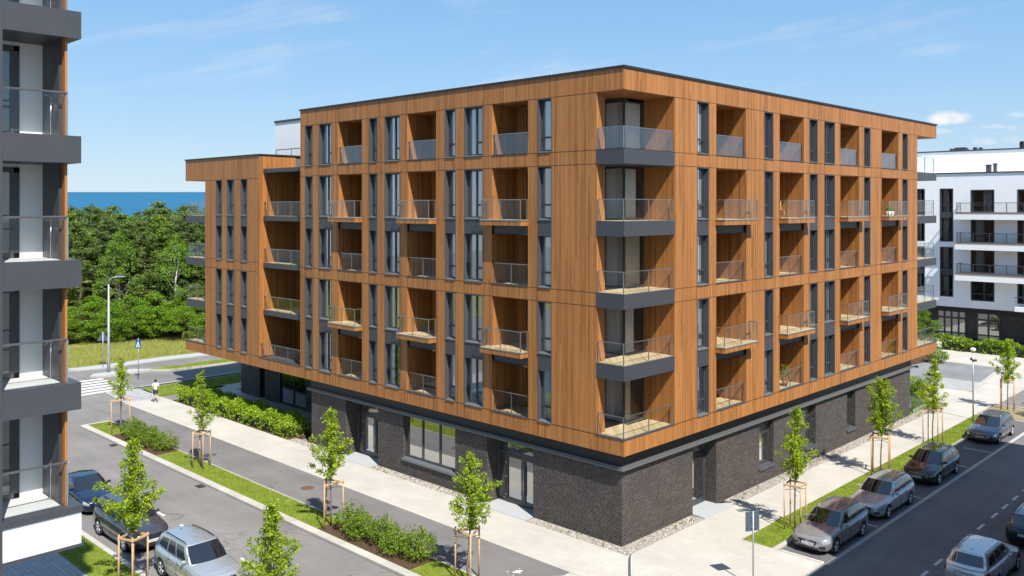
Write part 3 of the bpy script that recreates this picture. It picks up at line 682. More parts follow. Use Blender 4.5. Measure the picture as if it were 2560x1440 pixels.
# verge and kerbs
def kerb(name, x0, x1, y0, y1, top=.02): mb = MB(); mb.cbox(((x0+x1)/2, (y0+y1)/2, top-.15), x1-x0, y1-y0, .3, 0, 0, .012); return struct(mb.obj(name, KERB))
slab('verge', rect(-39.6, -2.4, -7.62, -6.17), GRASS, .01)
kerb('kerb', -39.8, -2.2, -8.06, -7.63); kerb('kerb', -39.8, -2.3, -6.16, -6.08, .012); kerb('kerb', -39.8, -39.61, -7.62, -6.17)
mb = MB(); pts = curvepts((-39.7, -4.4), 3.6, 270, 225, 8)
kerb('kerb', -2.2, 6.8, -8.5, -8.2, .0)
slab('verge', rect(2.9, 4.33, 4.9, 37.6), GRASS, .01); kerb('kerb', 4.34, 4.54, 4.9, 37.8, .015); kerb('kerb', 2.88, 4.34, 4.72, 4.9, .004)
kerb('kerb', 6.56, 6.80, -8.2, 4.9, .005); kerb('kerb', 6.62, 6.82, 5.1, 37.8, RZ+.02); kerb('kerb', 4.55, 6.56, 4.86, 5.0, .0); kerb('kerb', 4.55, 8.2, 37.8, 38., .01)
slab('lawn', rect(-30, 1.5, -16.95, -15.5), GRASS, .01); kerb('kerb', -30, 1.5, -15.49, -15.25, .02)
slab('paved_yard', rect(-34, 6, -40, -16.97), PAVEG, 0.)
slab('verge', [(-49., .2), (-45.5, -.1), (-45.42, 30), (-49, 30)], GRASS, .0); slab('verge', rect(-43.18, -41.75, 5.32, 30), GRASS, .0)
slab('planting_bed', rect(-42.9, -26.5, -.17, 1.88), SOIL, .0)
slab('planting_bed', [(-35.6, -7.6), (-29., -7.6), (-29., -6.19), (-35.6, -6.19)], SOIL, .025)
slab('planting_bed', [(-11.9, -7.6), (-5.2, -7.6), (-5.2, -6.19), (-11.9, -6.19)], SOIL, .025)
# island between the lanes and meadow kerb
slab('traffic_island', [(-58.2, -.3), (-57.3, -.9), (-56.4, 0), (-56.3, 3.9), (-56.9, 4.3), (-58.1, 3.0)], SLABG, .03)
slab('traffic_island', [(-56.3, 4.0), (-55.4, 5.2), (-54.7, 12), (-54.5, 40), (-56.6, 40), (-56.9, 12), (-57.1, 5)], GRASS, .03)
mb = MB(); mb.prism([(-56.4, 3.8), (-55.2, 5.1), (-54.5, 12), (-54.3, 40), (-54.5, 40), (-54.7, 12), (-55.4, 5.3), (-56.5, 4.1)], -.3, .05); mb.prism([(-57.35, -.9), (-56.25, 0), (-56.2, 3.8), (-56.45, 3.9), (-56.5, .15), (-57.4, -.65)], -.3, .05); struct(mb.obj('kerb', KERB))
slab('path', [(-62.6, -1.5), (-61.1, -.6), (-60.6, 2), (-60.9, 8), (-60.3, 14), (-58.9, 22), (-57, 34), (-59, 34), (-61, 22), (-62., 14), (-62.5, 8), (-62.3, 2)], SLABG, .0)
mb = MB()
mb.prism([(-140, -80), (-63, -80), (-62.7, -1.5), (-62.4, 2), (-62.6, 8), (-62.1, 14), (-61.1, 22), (-59.1, 34), (-58, 140), (-140, 140)], -.3, .02); struct(mb.obj('meadow', MEADM))
# right court
slab('court', [(-10, 46.0), (.2, 46.0), (-1.2, 59.0), (-7.0, 59.0), (-8.6, 50.0)], asphalt_mat('asphalt_court', (.20, .20, .205)), -.008)
slab('court', [(-3.0, 45.95), (.18, 45.95), (.1, 50.3), (-4.3, 50.3)], PAVEG, .004)
slab('plaza', [(.22, 40.22), (2.88, 40.22), (2.6, 60), (2.5, 72), (-14, 72), (-14, 59.02), (-1.0, 59.02), (.22, 46)], PAVE, .0)
slab('plaza', [(-9, 40.22), (.2, 40.22), (.2, 45.93), (-9., 45.93)], PAVE, -.002)
mb = MB(); mb.prism([(.0, 46), (.24, 46), (-1.0, 59.1), (-1.25, 59.1)], -.2, .06); mb.prism([(-10, 50.3), (.1, 50.3), (.08, 50.42), (-10, 50.42)], -.2, .008); struct(mb.obj('kerb', KERB))
slab('planting_bed', [(-.42, 39.55), (-4.6, 45.2), (-9., 45.2), (-9, 34.6), (-.42, 34.6)], GRASS, .03)
slab('planting_bed', [(-12, 55), (-7.6, 55.3), (-7.1, 61), (-12, 62.5)], SOIL, .08)
slab('planting_bed', [(-6.2, 46.5), (-4.9, 46.6), (-5.1, 49.2), (-7.2, 49.2)], GRASS, .02)
slab('verge', [(2.9, 37.62), (4.5, 37.62), (4.53, 38.1), (9, 38.1), (9, 41.5), (6.4, 42.2), (2.95, 42.2)], grass_mat('dry_verge', ((.2, (.14, .11, .05)), (.5, (.27, .22, .13)), (.9, (.42, .36, .24))), 2.), .012)
sheet('driveway', [(2.95, 42.2), (6.7, 42.2), (6.8, 120), (2.6, 120), (2.6, 60)], -.05, ASPH)
mb = MB(); mb.prism([(2.9, 42.2), (6.8, 42.2), (6.8, 42.4), (2.9, 42.4)], -.2, .05); mb.prism([(2.86, 42.4), (3.02, 42.4), (2.75, 75), (2.6, 75)], -.2, .02); struct(mb.obj('kerb', KERB))
# markings
mb = MB()
z = RZ+.012
def stripe(x0, x1, y0, y1): mb.quad((x0, y0, z), (x1, y0, z), (x1, y1, z), (x0, y1, z))
for x in (-32.9, -25.4-1.4, -20.2, -16.95-.2, -11.5, -5.5): stripe(x, x+1.35, -11.73, -11.6)
for y0 in (2.7, 4.55, 6.4, 8.12, 10.28, 12.06, 13.8, 15.92, 17.7, 19.47, 21.4, 23.3, 25.2, 27.1, 29., 31, 33, 35): stripe(9.93, 10.06, y0, y0+.92)
stripe(4.62, 6.55, 5.12, 5.25)
for y in (10.85, 16.5, 23.9, 28.15): stripe(5.0, 6.55, y, y+.1)
for k in range(6): x = -56.2+k*1.12; stripe(x, x+.58, -4.9, -.35+.05*k)
stripe(-50.3, -50.18, .4, 60); stripe(-50.1, -49.9, -9, -3.6)
z = -.0095

z = -.008
for k in range(14):
    if k % 2: continue
    a = 2*math.pi*k/14; q0, q1 = .27+.03*math.sin(k*2.3), .31+.03*math.sin(k*1.7); b = a+.36*(.6+.4*math.sin(k*3.1)); mb.add([(-2.0+q*math.cos(t)*.9, -4.7+q*math.sin(t)*1.3, z) for q, t in ((q0, a), (q1, a), (q1, b), (q0, b))], [(0, 1, 2, 3)])
mb.add([(-1.95+(.13+.05*math.sin(k*2.1))*math.cos(k*.63), -4.62+(.2+.07*math.sin(k*1.3))*math.sin(k*.63), z) for k in range(10)], [tuple(range(10))])
struct(mb.obj('road_marking', WHITE))
# loose stones and grass blades: stuff nobody could count
def stones(name, boxes, n, smin, smax, z0):
    r = random.Random(11); mb = MB(); tot = sum((b[1]-b[0])*(b[3]-b[2]) for b in boxes)
    for b in boxes:
        for _ in range(int(n*(b[1]-b[0])*(b[3]-b[2])/tot)):
            x, y = r.uniform(b[0], b[1]), r.uniform(b[2], b[3]); s = r.uniform(smin, smax); a = r.uniform(0, 6.3); c, d = math.cos(a)*s, math.sin(a)*s; q = r.uniform(.55, .9)
            mb.add([(x+c, y+d, z0), (x-d*q, y+c*q, z0), (x-c, y-d, z0), (x+d*q, y-c*q, z0), (x+c*.2, y, z0+s*r.uniform(.5, .8))], [(0, 1, 4), (1, 2, 4), (2, 3, 4), (3, 0, 4)])
    m, nt = new_mat(name+'_stone'); g = nt.nodes.new('ShaderNodeNewGeometry')
    principled(nt, ramp(nt, g.outputs['Random Per Island'], ((0, (.09, .075, .065)), (.4, (.25, .21, .18)), (.75, (.38, .34, .30)), (1, (.52, .49, .45)))), .8)
    o = mb.obj(name, m); tag(o, 'pale rounded gravel strip at the foot of the brick wall', 'gravel', kind='stuff'); return o
gx = [(x0, x1, -.17, .42) for x0, x1 in ((-26.3, D1[0]-.9), (D1[1]+.15, D2[0]-.8), (D2[1]+.15, .22))]+[(-.40, .22, .4, 5.95), (-.40, .24, 9.1, 39)]
stones('gravel', gx, 12000, .02, .055, -.01)
BLADE = leaf_mat('grass_blade', ((0, (.075, .12, .010)), (.5, (.18, .24, .022)), (1, (.31, .31, .06))), .3)
STRAW = leaf_mat('meadow_blade', ((0, (.18, .24, .035)), (.45, (.37, .37, .09)), (1, (.55, .48, .18))), .3)
def blades(name, label, cat, boxes, dens, h0, h1, w, mat, z0=.0, seed=1):
    r = random.Random(seed); mb = MB()
    for b in boxes:
        for _ in range(int(dens*(b[1]-b[0])*(b[3]-b[2]))):
            x, y = r.uniform(b[0], b[1]), r.uniform(b[2], b[3]); h = r.uniform(h0, h1); a = r.uniform(0, 6.3); c, s = math.cos(a)*w, math.sin(a)*w
            tx, ty = x+r.gauss(0, h*.35), y+r.gauss(0, h*.35)
            mb.add([(x-c, y-s, z0), (x+c, y+s, z0), (tx, ty, z0+h)], [(0, 1, 2)])
    return tag(mb.obj(name, mat), label, cat, kind='stuff')
blades('grass', 'mown green grass of the narrow kerbside verges', 'grass', [(-39.5, -35.7, -7.6, -6.2), (-28.9, -12, -7.6, -6.2), (-5.1, -2.4, -7.6, -6.2), (2.92, 4.3, 4.95, 37.5), (-24, 0, -16.9, -15.55)], 330, .04, .10, .012, BLADE, .0)
blades('grass', 'grass beside the far cross street in the shade of the wing', 'grass', [(-48.8, -45.6, .3, 9), (-56.8, -54.8, 5.5, 14)], 120, .06, .14, .02, BLADE, .0, 2)
blades('meadow_grass', 'tall straw coloured meadow grass in front of the woodland', 'grass', [(-74, -62.9, -12, 9), (-74, -62.6, 9, 24)], 230, .15, .52, .016, STRAW, .0, 3)

# ================================================================== LEFT BUILDING (near, cut by the frame)
LB = thing('apartment_building', 'near apartment block at the frame edge with stacked dark balconies above a white one', 'building', (-.33, -22.19, 0))
X0, YE = -.33, -22.19
o_ = Vector((X0, YE, 0))
def lb(mb, name, mats, parent=None):     # meshes built in world coordinates
    mb.v = [tuple(Vector(v)-o_) for v in mb.v]; return mb.obj(name, mats, parent or LB)
mb = MB()
mb.box(-14, -2.0, -60, -22.55, 6.5, 23.0); lb(mb, 'white_wall', WHITEP)
mb = MB(); mb.box(-14.05, -.9, -60, -22.4, 23, 23.3); lb(mb, 'roof', ANTH)
mb = MB(); mb.box(-13, -2.6, -60, -24.4, 0, 6.42); lb(mb, 'ground_floor_wall', BRICK)
mb = MB(); mb.box(-.62, -.30, -24.35, -23.985, 0, 6.41); lb(mb, 'column', ANTH)
mb = MB(); mb.box(-.52, X0+.03, -24.35, -23.985, 6.43, 23); lb(mb, 'corner_fin', ANTH)
mb = MB(); mb.box(-1.995, -.80, -22.56, -22.44, 7.4, 23); lb(mb, 'blade_wall', ANTH)
mb = MB(); mb.box(-.795, -.56, -22.50, -22.44, 7.3, 23); lb(mb, 'wood_panel', WOOD)
for i, zt in enumerate((19.81, 16.68, 13.56, 10.48, 7.39, 22.94)):
    zb = zt-.68 if zt > 8 else 6.43
    mb = MB(); mb.box(-2., X0, -60, YE, zb, zt-(.0 if zt > 8 else .17))
    s = lb(mb, 'balcony_slab', ANTH if zt > 8 else WHITEP)
    if zt < 8:
        mb = MB(); mb.box(-2.0, X0+.035, -60, YE+.035, zt-.17, zt-.001); mb.box(-2.1, X0+.05, -60, YE+.05, 6.36, 6.43); lb(mb, 'slab_edge', ANTH, s)
    if zt > 22: continue
    mb = MB(); mb.box(-1.99, -.66, -60, -22.58, zt, zt+.012); mb.box(-1.99, -.85, -60, -22.58, zt+.012, zt+.02); lb(mb, 'deck', plain('pale_tile', (.55, .55, .54), .6, 0, .06), s)
    mb = MB(); mb.box(-.56, -.545, -60, -22.47, zt+.02, zt+1.06)
    lb(mb, 'railing_glass', RAILG, s)
    mb = MB(); mb.tube([(-.55, -60, zt+1.09), (-.55, -22.44, zt+1.09)], .028, 8); mb.box(-.575, -.53, -22.47, -22.43, zt-.0, zt+1.07)
    mb.tube([(-.6, -22.95, zt+1.0), (-1.2, -22.6, zt+1.02)], .012, 6); mb.tube([(-1.2, -22.62, zt), (-1.2, -22.62, zt+1.02)], .014, 6)
    lb(mb, 'handrail', STEELB, s)
    mb = MB()
    y0, y1 = -26., -23.12
    for a, b, c, d in ((y1-.13, y1, zt+.02, zt+2.35), (y0, y0+.13, zt+.02, zt+2.35), (y0, y1, zt+2.22, zt+2.35), (y0, y1, zt+.02, zt+.16)): mb.box(-2.02, -1.965, a, b, c, d)
    mb.box(-2.01, -1.955, y1-.22, y1-.13, zt+.16, zt+2.22); mb.box(-2.0, -1.965, -24.2, -24.08, zt+.16, zt+2.22); mb.box(-2.0, -1.97, y0+.13, y1-.22, zt+.75, zt+.80)
    w = lb(mb, 'window', FRAME, s)
    mb = MB(); mb.quad((-1.985, y0, zt+.1), (-1.985, y1, zt+.1), (-1.985, y1, zt+2.3), (-1.985, y0, zt+2.3)); lb(mb, 'glass', glass_mat('balcony_window_glass', (.35, .4, .42), 3.), w)
    mb = MB()
    r0 = []; r1 = []
    for k in range(30): yy = -24.2+.95*k/29; r0.append((-1.993+.004*math.sin(k*1.3), yy, zt+.12)); r1.append((-1.993+.004*math.sin(k*1.3), yy, zt+2.2))
    mb.loft([r0, r1], False, 0, False, True); lb(mb, 'curtain', CURT, w)

# ================================================================== WHITE BUILDING (right, behind)
WB = thing('apartment_building', 'white apartment block with long white balconies and dark shopfront behind the corner court', 'building', (-2, 75, 0))
o_ = Vector((-2, 75, 0))
WCLAD = tile_mat('white_cladding', (.78, .785, .80), 3., 5., joint=.8, var=.01)
def wclad():
    m, nt = new_mat('white_panel'); u, z, s = along(nt)
    fz = math_(nt, 'FRACT', math_(nt, 'DIVIDE', z, .42)); fu = math_(nt, 'FRACT', math_(nt, 'DIVIDE', u, 2.6))
    j = math_(nt, 'MAXIMUM', math_(nt, 'GREATER_THAN', fz, .95), math_(nt, 'GREATER_THAN', fu, .988))
    n = noise(nt, pos(nt), .4, 3)
    c = mixc(nt, j, (.86, .865, .88), (.76, .765, .78)); principled(nt, mixc(nt, 1., c, math_(nt, 'MULTIPLY_ADD', n, .14, .93), 'MULTIPLY'), .75, 0, .2); return m
WCLAD = wclad()
PWB = lambda u, z: (u, 75., z)
cols1 = [(-11.76, -10.35), (-14.6, -13.4)]
bigw = [(-8.52, -6.14), (-3.9, -1.6), (0.9, 3.2), (6.2, 8.6)]
lev = [4.45, 7.6, 10.95, 14.26]
holes = []
for a, b in cols1: holes += [(a, b, 10.9, 16.9), (a, b, 4.7, 10.3)]
for a, b in bigw:
    for z in lev: holes.append((a, b, z, z+2.45))
mb = MB(); wallgrid(mb, PWB, -22, 14, 3.6, 18.55, holes)
mb.quad((14, 75, 3.6), (14, 95, 3.6), (14, 95, 18.55), (14, 75, 18.55)); mb.quad((-22, 75, 18.5), (14, 75, 18.5), (14, 95, 18.5), (-22, 95, 18.5)); mb.quad((-22, 75, 3.6), (14, 75, 3.6), (14, 95, 3.6), (-22, 95, 3.6))
mb.quad((-22, 75, 0), (-22, 75, 18.5), (-22, 95, 18.5), (-22, 95, 0)); mb.quad((-22, 95, 0), (14, 95, 0), (14, 95, 18.5), (-22, 95, 18.5))
mb.box(-18.5, -10.62, 80, 94, 18.5, 21.3); mb.box(-10.62, 12, 80.001, 94, 18.5, 21.3, skip='l')
lb(mb, 'white_wall', WCLAD, WB)
mb = MB(); mb.box(-22.1, 14.1, 74.9, 75.2, 18.55, 18.68); mb.box(-18.6, 12.1, 79.9, 80.2, 21.3, 21.45); mb.box(-10.7, 12.1, 80.2, 94, 21.3, 21.4); lb(mb, 'roof_coping', ANTH, WB)
def wb_window(a, b, z0, z1, nm, spl=None):
    mb = MB(); t = .1
    mb.box(a, a+t, 74.98, 75.3, z0, z1); mb.box(b-t, b, 74.98, 75.3, z0, z1); mb.box(a+t, b-t, 74.98, 75.3, z1-t, z1); mb.box(a+t, b-t, 74.98, 75.3, z0, z0+t)
    mb.box((a+b)/2+.08, (a+b)/2+.2, 75.1, 75.3, z0+t, z1-t)
    mb.box(a+t, b-t, 75.1, 75.3, z0+.72, z0+.80)
    if spl: mb.box(a+t, b-t, 75.05, 75.3, spl-.35, spl+.35); mb.box(a+t, b-t, 75.1, 75.3, spl+1.07, spl+1.15)
    w = lb(mb, nm, ANTH, WB)
    mb = MB(); mb.quad((a, 75.22, z0), (b, 75.22, z0), (b, 75.22, z1), (a, 75.22, z1)); lb(mb, 'glass', glass_mat('far_window_glass', (.5, .52, .53), 1.8), w)
    mb = MB(); mb.box(a, b, 75.32, 78, z0, z1, skip='f'); lb(mb, 'room_interior', ROOMM, w)
    if R.random() < .85: mb = MB(); x = a+(b-a)*R.choice((.15, .5)); mb.box(x, x+(b-a)*.35, 75.5, 75.52, z0+.1, z1-.1); lb(mb, 'curtain', CURT, w)
for a, b in cols1:
    for z0, z1 in ((10.9, 16.9), (4.7, 10.3)): wb_window(a, b, z0, z1, 'window', (z0+z1)/2)
for a, b in bigw:
    for z in lev: wb_window(a, b, z, z+2.45, 'window')
for zt in (14.21, 10.90, 7.49):
    mb = MB(); mb.box(-9.7, 14.3, 73.4, 74.99, zt-.78, zt-.08); s = lb(mb, 'balcony', WHITEP, WB)
    mb = MB(); mb.box(-9.6, 14.2, 73.36, 74.99, zt-.08, zt+.03); lb(mb, 'deck', plain('brown_deck', (.16, .10, .07), .7), s)
    mb = MB(); mb.box(-9.5, 14.2, 73.5, 73.52, zt+.08, zt+1.02); mb.box(-9.5, -9.48, 73.52, 74.95, zt+.08, zt+1.02); lb(mb, 'railing_glass', RAILG, s)
    mb = MB(); mb.box(-9.55, 14.2, 73.47, 73.55, zt+1.02, zt+1.08); mb.box(-9.55, -9.45, 73.55, 74.95, zt+1.02, zt+1.08)
    for k in range(15): x = -9.5+k*1.65; mb.box(x-.03, x+.03, 73.47, 73.55, zt+.03, zt+1.02)
    mb.box(-9.53, -9.47, 74.6, 74.66, zt, zt+1.02); lb(mb, 'railing', ANTH, s)
mb = MB(); mb.box(-3.8, 14, 73.6, 74.99, 3.72, 4.2); s = lb(mb, 'balcony', WHITEP, WB); mb = MB(); mb.box(-3.8, 14, 73.6, 73.63, 4.3, 5.2); lb(mb, 'railing_glass', RAILG, s); mb = MB(); mb.box(-3.85, 14, 73.57, 73.66, 5.2, 5.26); lb(mb, 'handrail', ANTH, s)
mb = MB(); mb.quad((-22, 76.5, 0), (-12.5, 76.5, 0), (-12.5, 76.5, 3.6), (-22, 76.5, 3.6)); mb.quad((-9.5, 76.5, 0), (-8.3, 76.5, 0), (-8.3, 76.5, 3.6), (-9.5, 76.5, 3.6)); mb.quad((-6., 76.5, 0), (14, 76.5, 0), (14, 76.5, 3.6), (-6., 76.5, 3.6)); lb(mb, 'brick_wall', BRICK, WB)
mb = MB(); mb.box(-22, 14, 75.1, 76.6, 3.45, 3.59); mb.box(-22, 14, 76.3, 76.6, 2.9, 3.45); lb(mb, 'fascia_band', BLACKM, WB)
for a, b, n in ((-12.5, -9.5, 4), (-8.3, -6., 2)):
    mb = MB()
    for k in range(n+1): x = a+(b-a)*k/n; mb.box(x-.08, x+.08, 76.4, 76.6, 0, 2.9)
    mb.box(a, b, 76.39, 76.6, 2.1, 2.3); w = lb(mb, 'shopfront', FRAME, WB)
    mb = MB(); mb.quad((a, 76.5, 0), (b, 76.5, 0), (b, 76.5, 2.9), (a, 76.5, 2.9)); lb(mb, 'glass', DARKG, w); mb = MB(); mb.box(a, b, 76.7, 80, 0, 2.9, skip='f'); lb(mb, 'room_interior', ROOMM, w)
for x, y, h, w in ((-6.6, 77, 1.0, .35), (-7.4, 77.5, .9, .5), (-2.9, 77, 1.1, .3), (.8, 77, .9, .4), (1.6, 77.5, 1.2, .3)):
    mb = MB(); mb.cbox((x, y, 18.6+h/2), w, w, h, 0, 0, .03); mb.cbox((x, y, 18.62+h), w*1.3, w*1.3, .08); lb(mb, 'roof_vent', ANTH2, WB)
for x, h, w in ((-13., .4, .4), (-12., .5, 1.6), (-10.4, .45, .4), (-9.8, .4, .3), (-5.4, .9, .5), (-.6, .9, .7), (.6, .9, .4)):
    mb = MB(); mb.cbox((x, 83, 21.35+h/2), w, .6, h, 0, 0, .03); mb.cbox((x, 83, 21.4+h), w*.7, .8, .1); lb(mb, 'roof_vent', ANTH, WB)
# building across the side street, whose shade lies on the carriageway
SB = thing('apartment_building', 'white rendered block across the side street shading the carriageway', 'building', (17, 10, 0)); o_ = Vector((17, 10, 0))
mb = MB(); mb.box(17, 30, 2.0, 26.5, 3.6, 17.0); mb.box(17, 30, -3., 2.0, 3.6, 13.9, skip='b'); lb(mb, 'white_wall', WCLAD, SB)
mb = MB(); mb.box(17.3, 29.7, -2.7, 26.2, 0, 3.6, skip='u'); lb(mb, 'brick_wall', BRICK, SB)
mb = MB(); mb.box(16.94, 30.06, 2.0, 26.56, 17.0, 17.12); mb.box(16.94, 30.06, -3.06, 1.99, 13.9, 14.02); lb(mb, 'roof_coping', ANTH, SB)
def sb_win(x, y, z, w, h, south):
    P = (lambda u, d, v: (x+u, y-d, z+v)) if south else (lambda u, d, v: (x-d, y+u, z+v))
    mb = MB()
    for a, b, c, d in ((0, w, 0, .09), (0, w, h-.09, h), (0, .09, .09, h-.09), (w-.09, w, .09, h-.09), (w/2-.04, w/2+.04, .09, h-.09)):
        q = [P(a, .04, c), P(b, .04, c), P(b, .04, d), P(a, .04, d)]; q2 = [P(a, -.1, c), P(b, -.1, c), P(b, -.1, d), P(a, -.1, d)]
        mb.add(q+q2, [(0, 1, 2, 3), (0, 4, 5, 1), (1, 5, 6, 2), (2, 6, 7, 3), (3, 7, 4, 0)])
    wn = lb(mb, 'window', ANTH, SB); mb = MB(); mb.quad(P(.02, .012, .02), P(w-.02, .012, .02), P(w-.02, .012, h-.02), P(.02, .012, h-.02)); lb(mb, 'pane', glass_opaque, wn)
for k in range(4):
    for j in range(10):
        if k < 3 or j > 1: sb_win(17, -2.2+j*2.8, 4.4+k*3.15, 1.5, 2.1, False)
    for j in range(4):
        if k < 3: sb_win(18.2+j*3., -3., 4.4+k*3.15, 1.5, 2.1, True)
for j in range(4): sb_win(18.2+j*3., 2.0, 14.6, 1.5, 1.9, True)
# ================================================================== VEGETATION
LEAF = leaf_mat('young_leaf', ((0, (.10, .165, .010)), (.35, (.24, .335, .018)), (.7, (.41, .485, .030)), (1, (.55, .58, .07))), .42)
HEDGEL = leaf_mat('hedge_leaf', ((0, (.085, .16, .008)), (.4, (.22, .33, .014)), (.75, (.35, .45, .024)), (1, (.46, .53, .05))), .36)
SHRUBL = leaf_mat('shrub_leaf', ((0, (.055, .105, .008)), (.4, (.145, .225, .016)), (.8, (.25, .33, .026)), (1, (.34, .39, .05))), .35)
WOODLD = leaf_mat('woodland_leaf', ((0, (.045, .095, .012)), (.4, (.125, .215, .024)), (.8, (.225, .335, .038)), (1, (.32, .41, .065))), .35)
BRUSHL = leaf_mat('brushwood_leaf', ((0, (.045, .105, .008)), (.4, (.125, .23, .016)), (.8, (.22, .34, .024)), (1, (.36, .43, .035))), .36)
PINEL = leaf_mat('pine_needle', ((0, (.04, .072, .022)), (.45, (.108, .165, .042)), (.85, (.19, .245, .062)), (1, (.27, .31, .09))), .2)
BIRCHL = leaf_mat('birch_leaf', ((0, (.07, .15, .014)), (.5, (.19, .33, .03)), (1, (.33, .46, .07))), .38)
BARK = plain('young_bark', (.19, .135, .09), .9, 0, .3, 14.)
BARKD = plain('pine_bark', (.13, .085, .06), .9, 0, .35, 6.)
BARKB = plain('birch_bark', (.55, .53, .49), .8, 0, .3, 5.)
STAKE = plain('stake_timber', (.48, .305, .16), .8, 0, .22, 9.)
def rvec(r):
    while True:
        v = Vector((r.uniform(-1, 1), r.uniform(-1, 1), r.uniform(-1, 1)))
        if .02 < v.length < 1: return v.normalized()
def leaf(mb, r, p, s, up=.35, asp=.62):
    n = (rvec(r)+Vector((0, 0, up))).normalized(); a = n.cross(rvec(r)).normalized(); b = n.cross(a); q = s*asp
    mb.add([p-a*s*.5, p+b*q*.5+n*s*.08, p+a*s*.5, p-b*q*.5+n*s*.08], [(0, 1, 2, 3)])
def clump(mb, r, c, rad_, n, s, up=.35, flat=1.):
    for _ in range(n):
        v = rvec(r); k = r.random()**.45; p = c+Vector((v.x*rad_*k, v.y*rad_*k, v.z*rad_*k*flat))
        leaf(mb, r, p, s*r.uniform(.7, 1.25), up)
def young_tree_meshes(seed, H, env, nb, lean=0.):     # env: list of (height, radius) of the crown outline
    r = random.Random(seed)
    def rad_at(z):
        for (z0, a), (z1, b) in zip(env, env[1:]):
            if z0 <= z <= z1: return a+(b-a)*(z-z0)/(z1-z0)
        return .05
    tr = MB(); cr = MB(); zb = env[0][0]
    pts = [Vector((0, 0, -.05))]; q = Vector((0, 0, 0))
    for k in range(1, 9): q = q+Vector((r.gauss(0, .022)+lean*.02, r.gauss(0, .022), 0)); pts.append(Vector((q.x, q.y, H*k/8*.97)))
    def stem(z):
        t = max(0, min(7.999, z/(H*.97)*8)); i = int(t); return pts[i].lerp(pts[i+1], t-i)
    tr.tube(pts, [.042*(1-.86*k/8)+.004 for k in range(9)], 8)
    a = r.uniform(0, 6.3)
    for k in range(nb):
        z = zb+(H-zb)*(k+.3)/nb*.93; a += 2.4+r.uniform(-.4, .4)
        zt = z+r.uniform(.15, .55)*(1 if z < H*.75 else .4); ln = rad_at(min(zt, H-.05))*r.uniform(.65, 1.15)
        p0 = stem(z); p2 = p0+Vector((math.cos(a)*ln, math.sin(a)*ln, zt-z+ln*.25)); p1 = p0.lerp(p2, .5)+Vector((0, 0, -.06*ln))
        tr.tube([p0, p1, p2], [.014, .010, .005], 5)
        m = max(1, int(ln/.17))
        for j in range(m+1):
            t = (j+.55)/(m+.55); c = p0.lerp(p2, t)+Vector((r.gauss(0, .05), r.gauss(0, .05), r.gauss(.02, .06)))
            if r.random() < .10: continue
            clump(cr, r, c, r.uniform(.12, .22), r.randint(28, 46), .10)
    for k in range(int((H-zb)*7)):
        z = zb+.25+(H-zb-.25)*r.random(); c = stem(z)+Vector((r.gauss(0, .05), r.gauss(0, .05), 0)); clump(cr, r, c, .12, 12, .11)
    clump(cr, r, stem(H), .12, 26, .11)
    return tr.mesh('trunk', BARK), cr.mesh('crown', LEAF)
def young_tree(name_label, x, y, seed, H, env, nb, rot=0., grp='staked young street trees'):
    t = thing('street_tree', name_label, 'tree', (x, y, 0), rot, grp)
    a, b = young_tree_meshes(seed, H, env, nb); place('trunk', a, t); place('crown', b, t); return t
TREES = [  # label, x, y, seed, height, crown outline, branches
 ('smallest street tree, sparse crown, nearest the zebra crossing', -36.0, -6.85, 21, 4.75, [(2.2, .5), (2.7, .62), (3.3, .62), (3.9, .42), (4.75, .12)], 26),
 ('thin street tree on the verge in front of the long green hedge', -24.85, -6.8, 22, 5.45, [(2.1, .55), (2.6, .75), (3.2, .62), (3.8, .34), (4.6, .28), (5.45, .1)], 30),
 ('bushy street tree between bare verge and shrub bed, opposite the first glazed entrance', -11.75, -6.95, 23, 5.5, [(2.2, .35), (2.7, .95), (3.4, 1.12), (3.9, .80), (4.25, .32), (5.0, .30), (5.5, .10)], 40),
 ('bright green street tree in front of the double glass door, beyond the shrub bed', -2.75, -6.6, 24, 5.15, [(1.9, .25), (2.3, .60), (2.9, .95), (3.6, 1.02), (4.0, .40), (4.7, .24), (5.15, .08)], 38),
 ('slender conical street tree beside the front parked wagon on the side street', 4.0, 7.75, 25, 5.75, [(2.2, .35), (2.6, .62), (3.2, .75), (4.0, .68), (4.3, .32), (5.2, .20), (5.75, .07)], 38),
 ('broad crowned street tree beside the black parked wagon', 3.55, 18.9, 26, 5.3, [(2.1, .3), (2.6, .72), (3.3, .98), (4.0, .85), (4.7, .60), (5.3, .2)], 40),
 ('open crowned street tree near the far brick corner, behind the black wagon', 3.4, 27.6, 27, 5.3, [(1.9, .35), (2.4, .85), (3.0, 1.02), (3.5, .75), (4.2, .42), (5.3, .1)], 34),
 ('farthest street tree, loose crown, standing on the dry verge by the court', 4.1, 41.0, 28, 5.2, [(1.9, .45), (2.4, .9), (3.2, 1.05), (3.9, .50), (4.5, .30), (5.2, .16)], 32),
 ('street tree rising in front of the dark grey parked suv', -11.6, -16.2, 29, 5.85, [(2.25, .30), (2.7, .8), (3.3, 1.3), (3.9, 1.1), (4.25, .42), (4.9, .30), (5.85, .12)], 44),
 ('nearest street tree, cut by the bottom edge, beside the light silver suv', -1.5, -16.2, 30, 5.8, [(2.3, .35), (2.9, .8), (3.6, 1.05), (4.2, .95), (4.5, .30), (5.3, .18), (5.8, .06)], 46),
]
for t in TREES: young_tree(*t)
young_tree('street tree half hidden behind the wing, in its shade', -44.4, 8.3, 31, 5.2, [(2.2, .4), (2.8, .8), (3.6, .8), (5.2, .15)], 26)
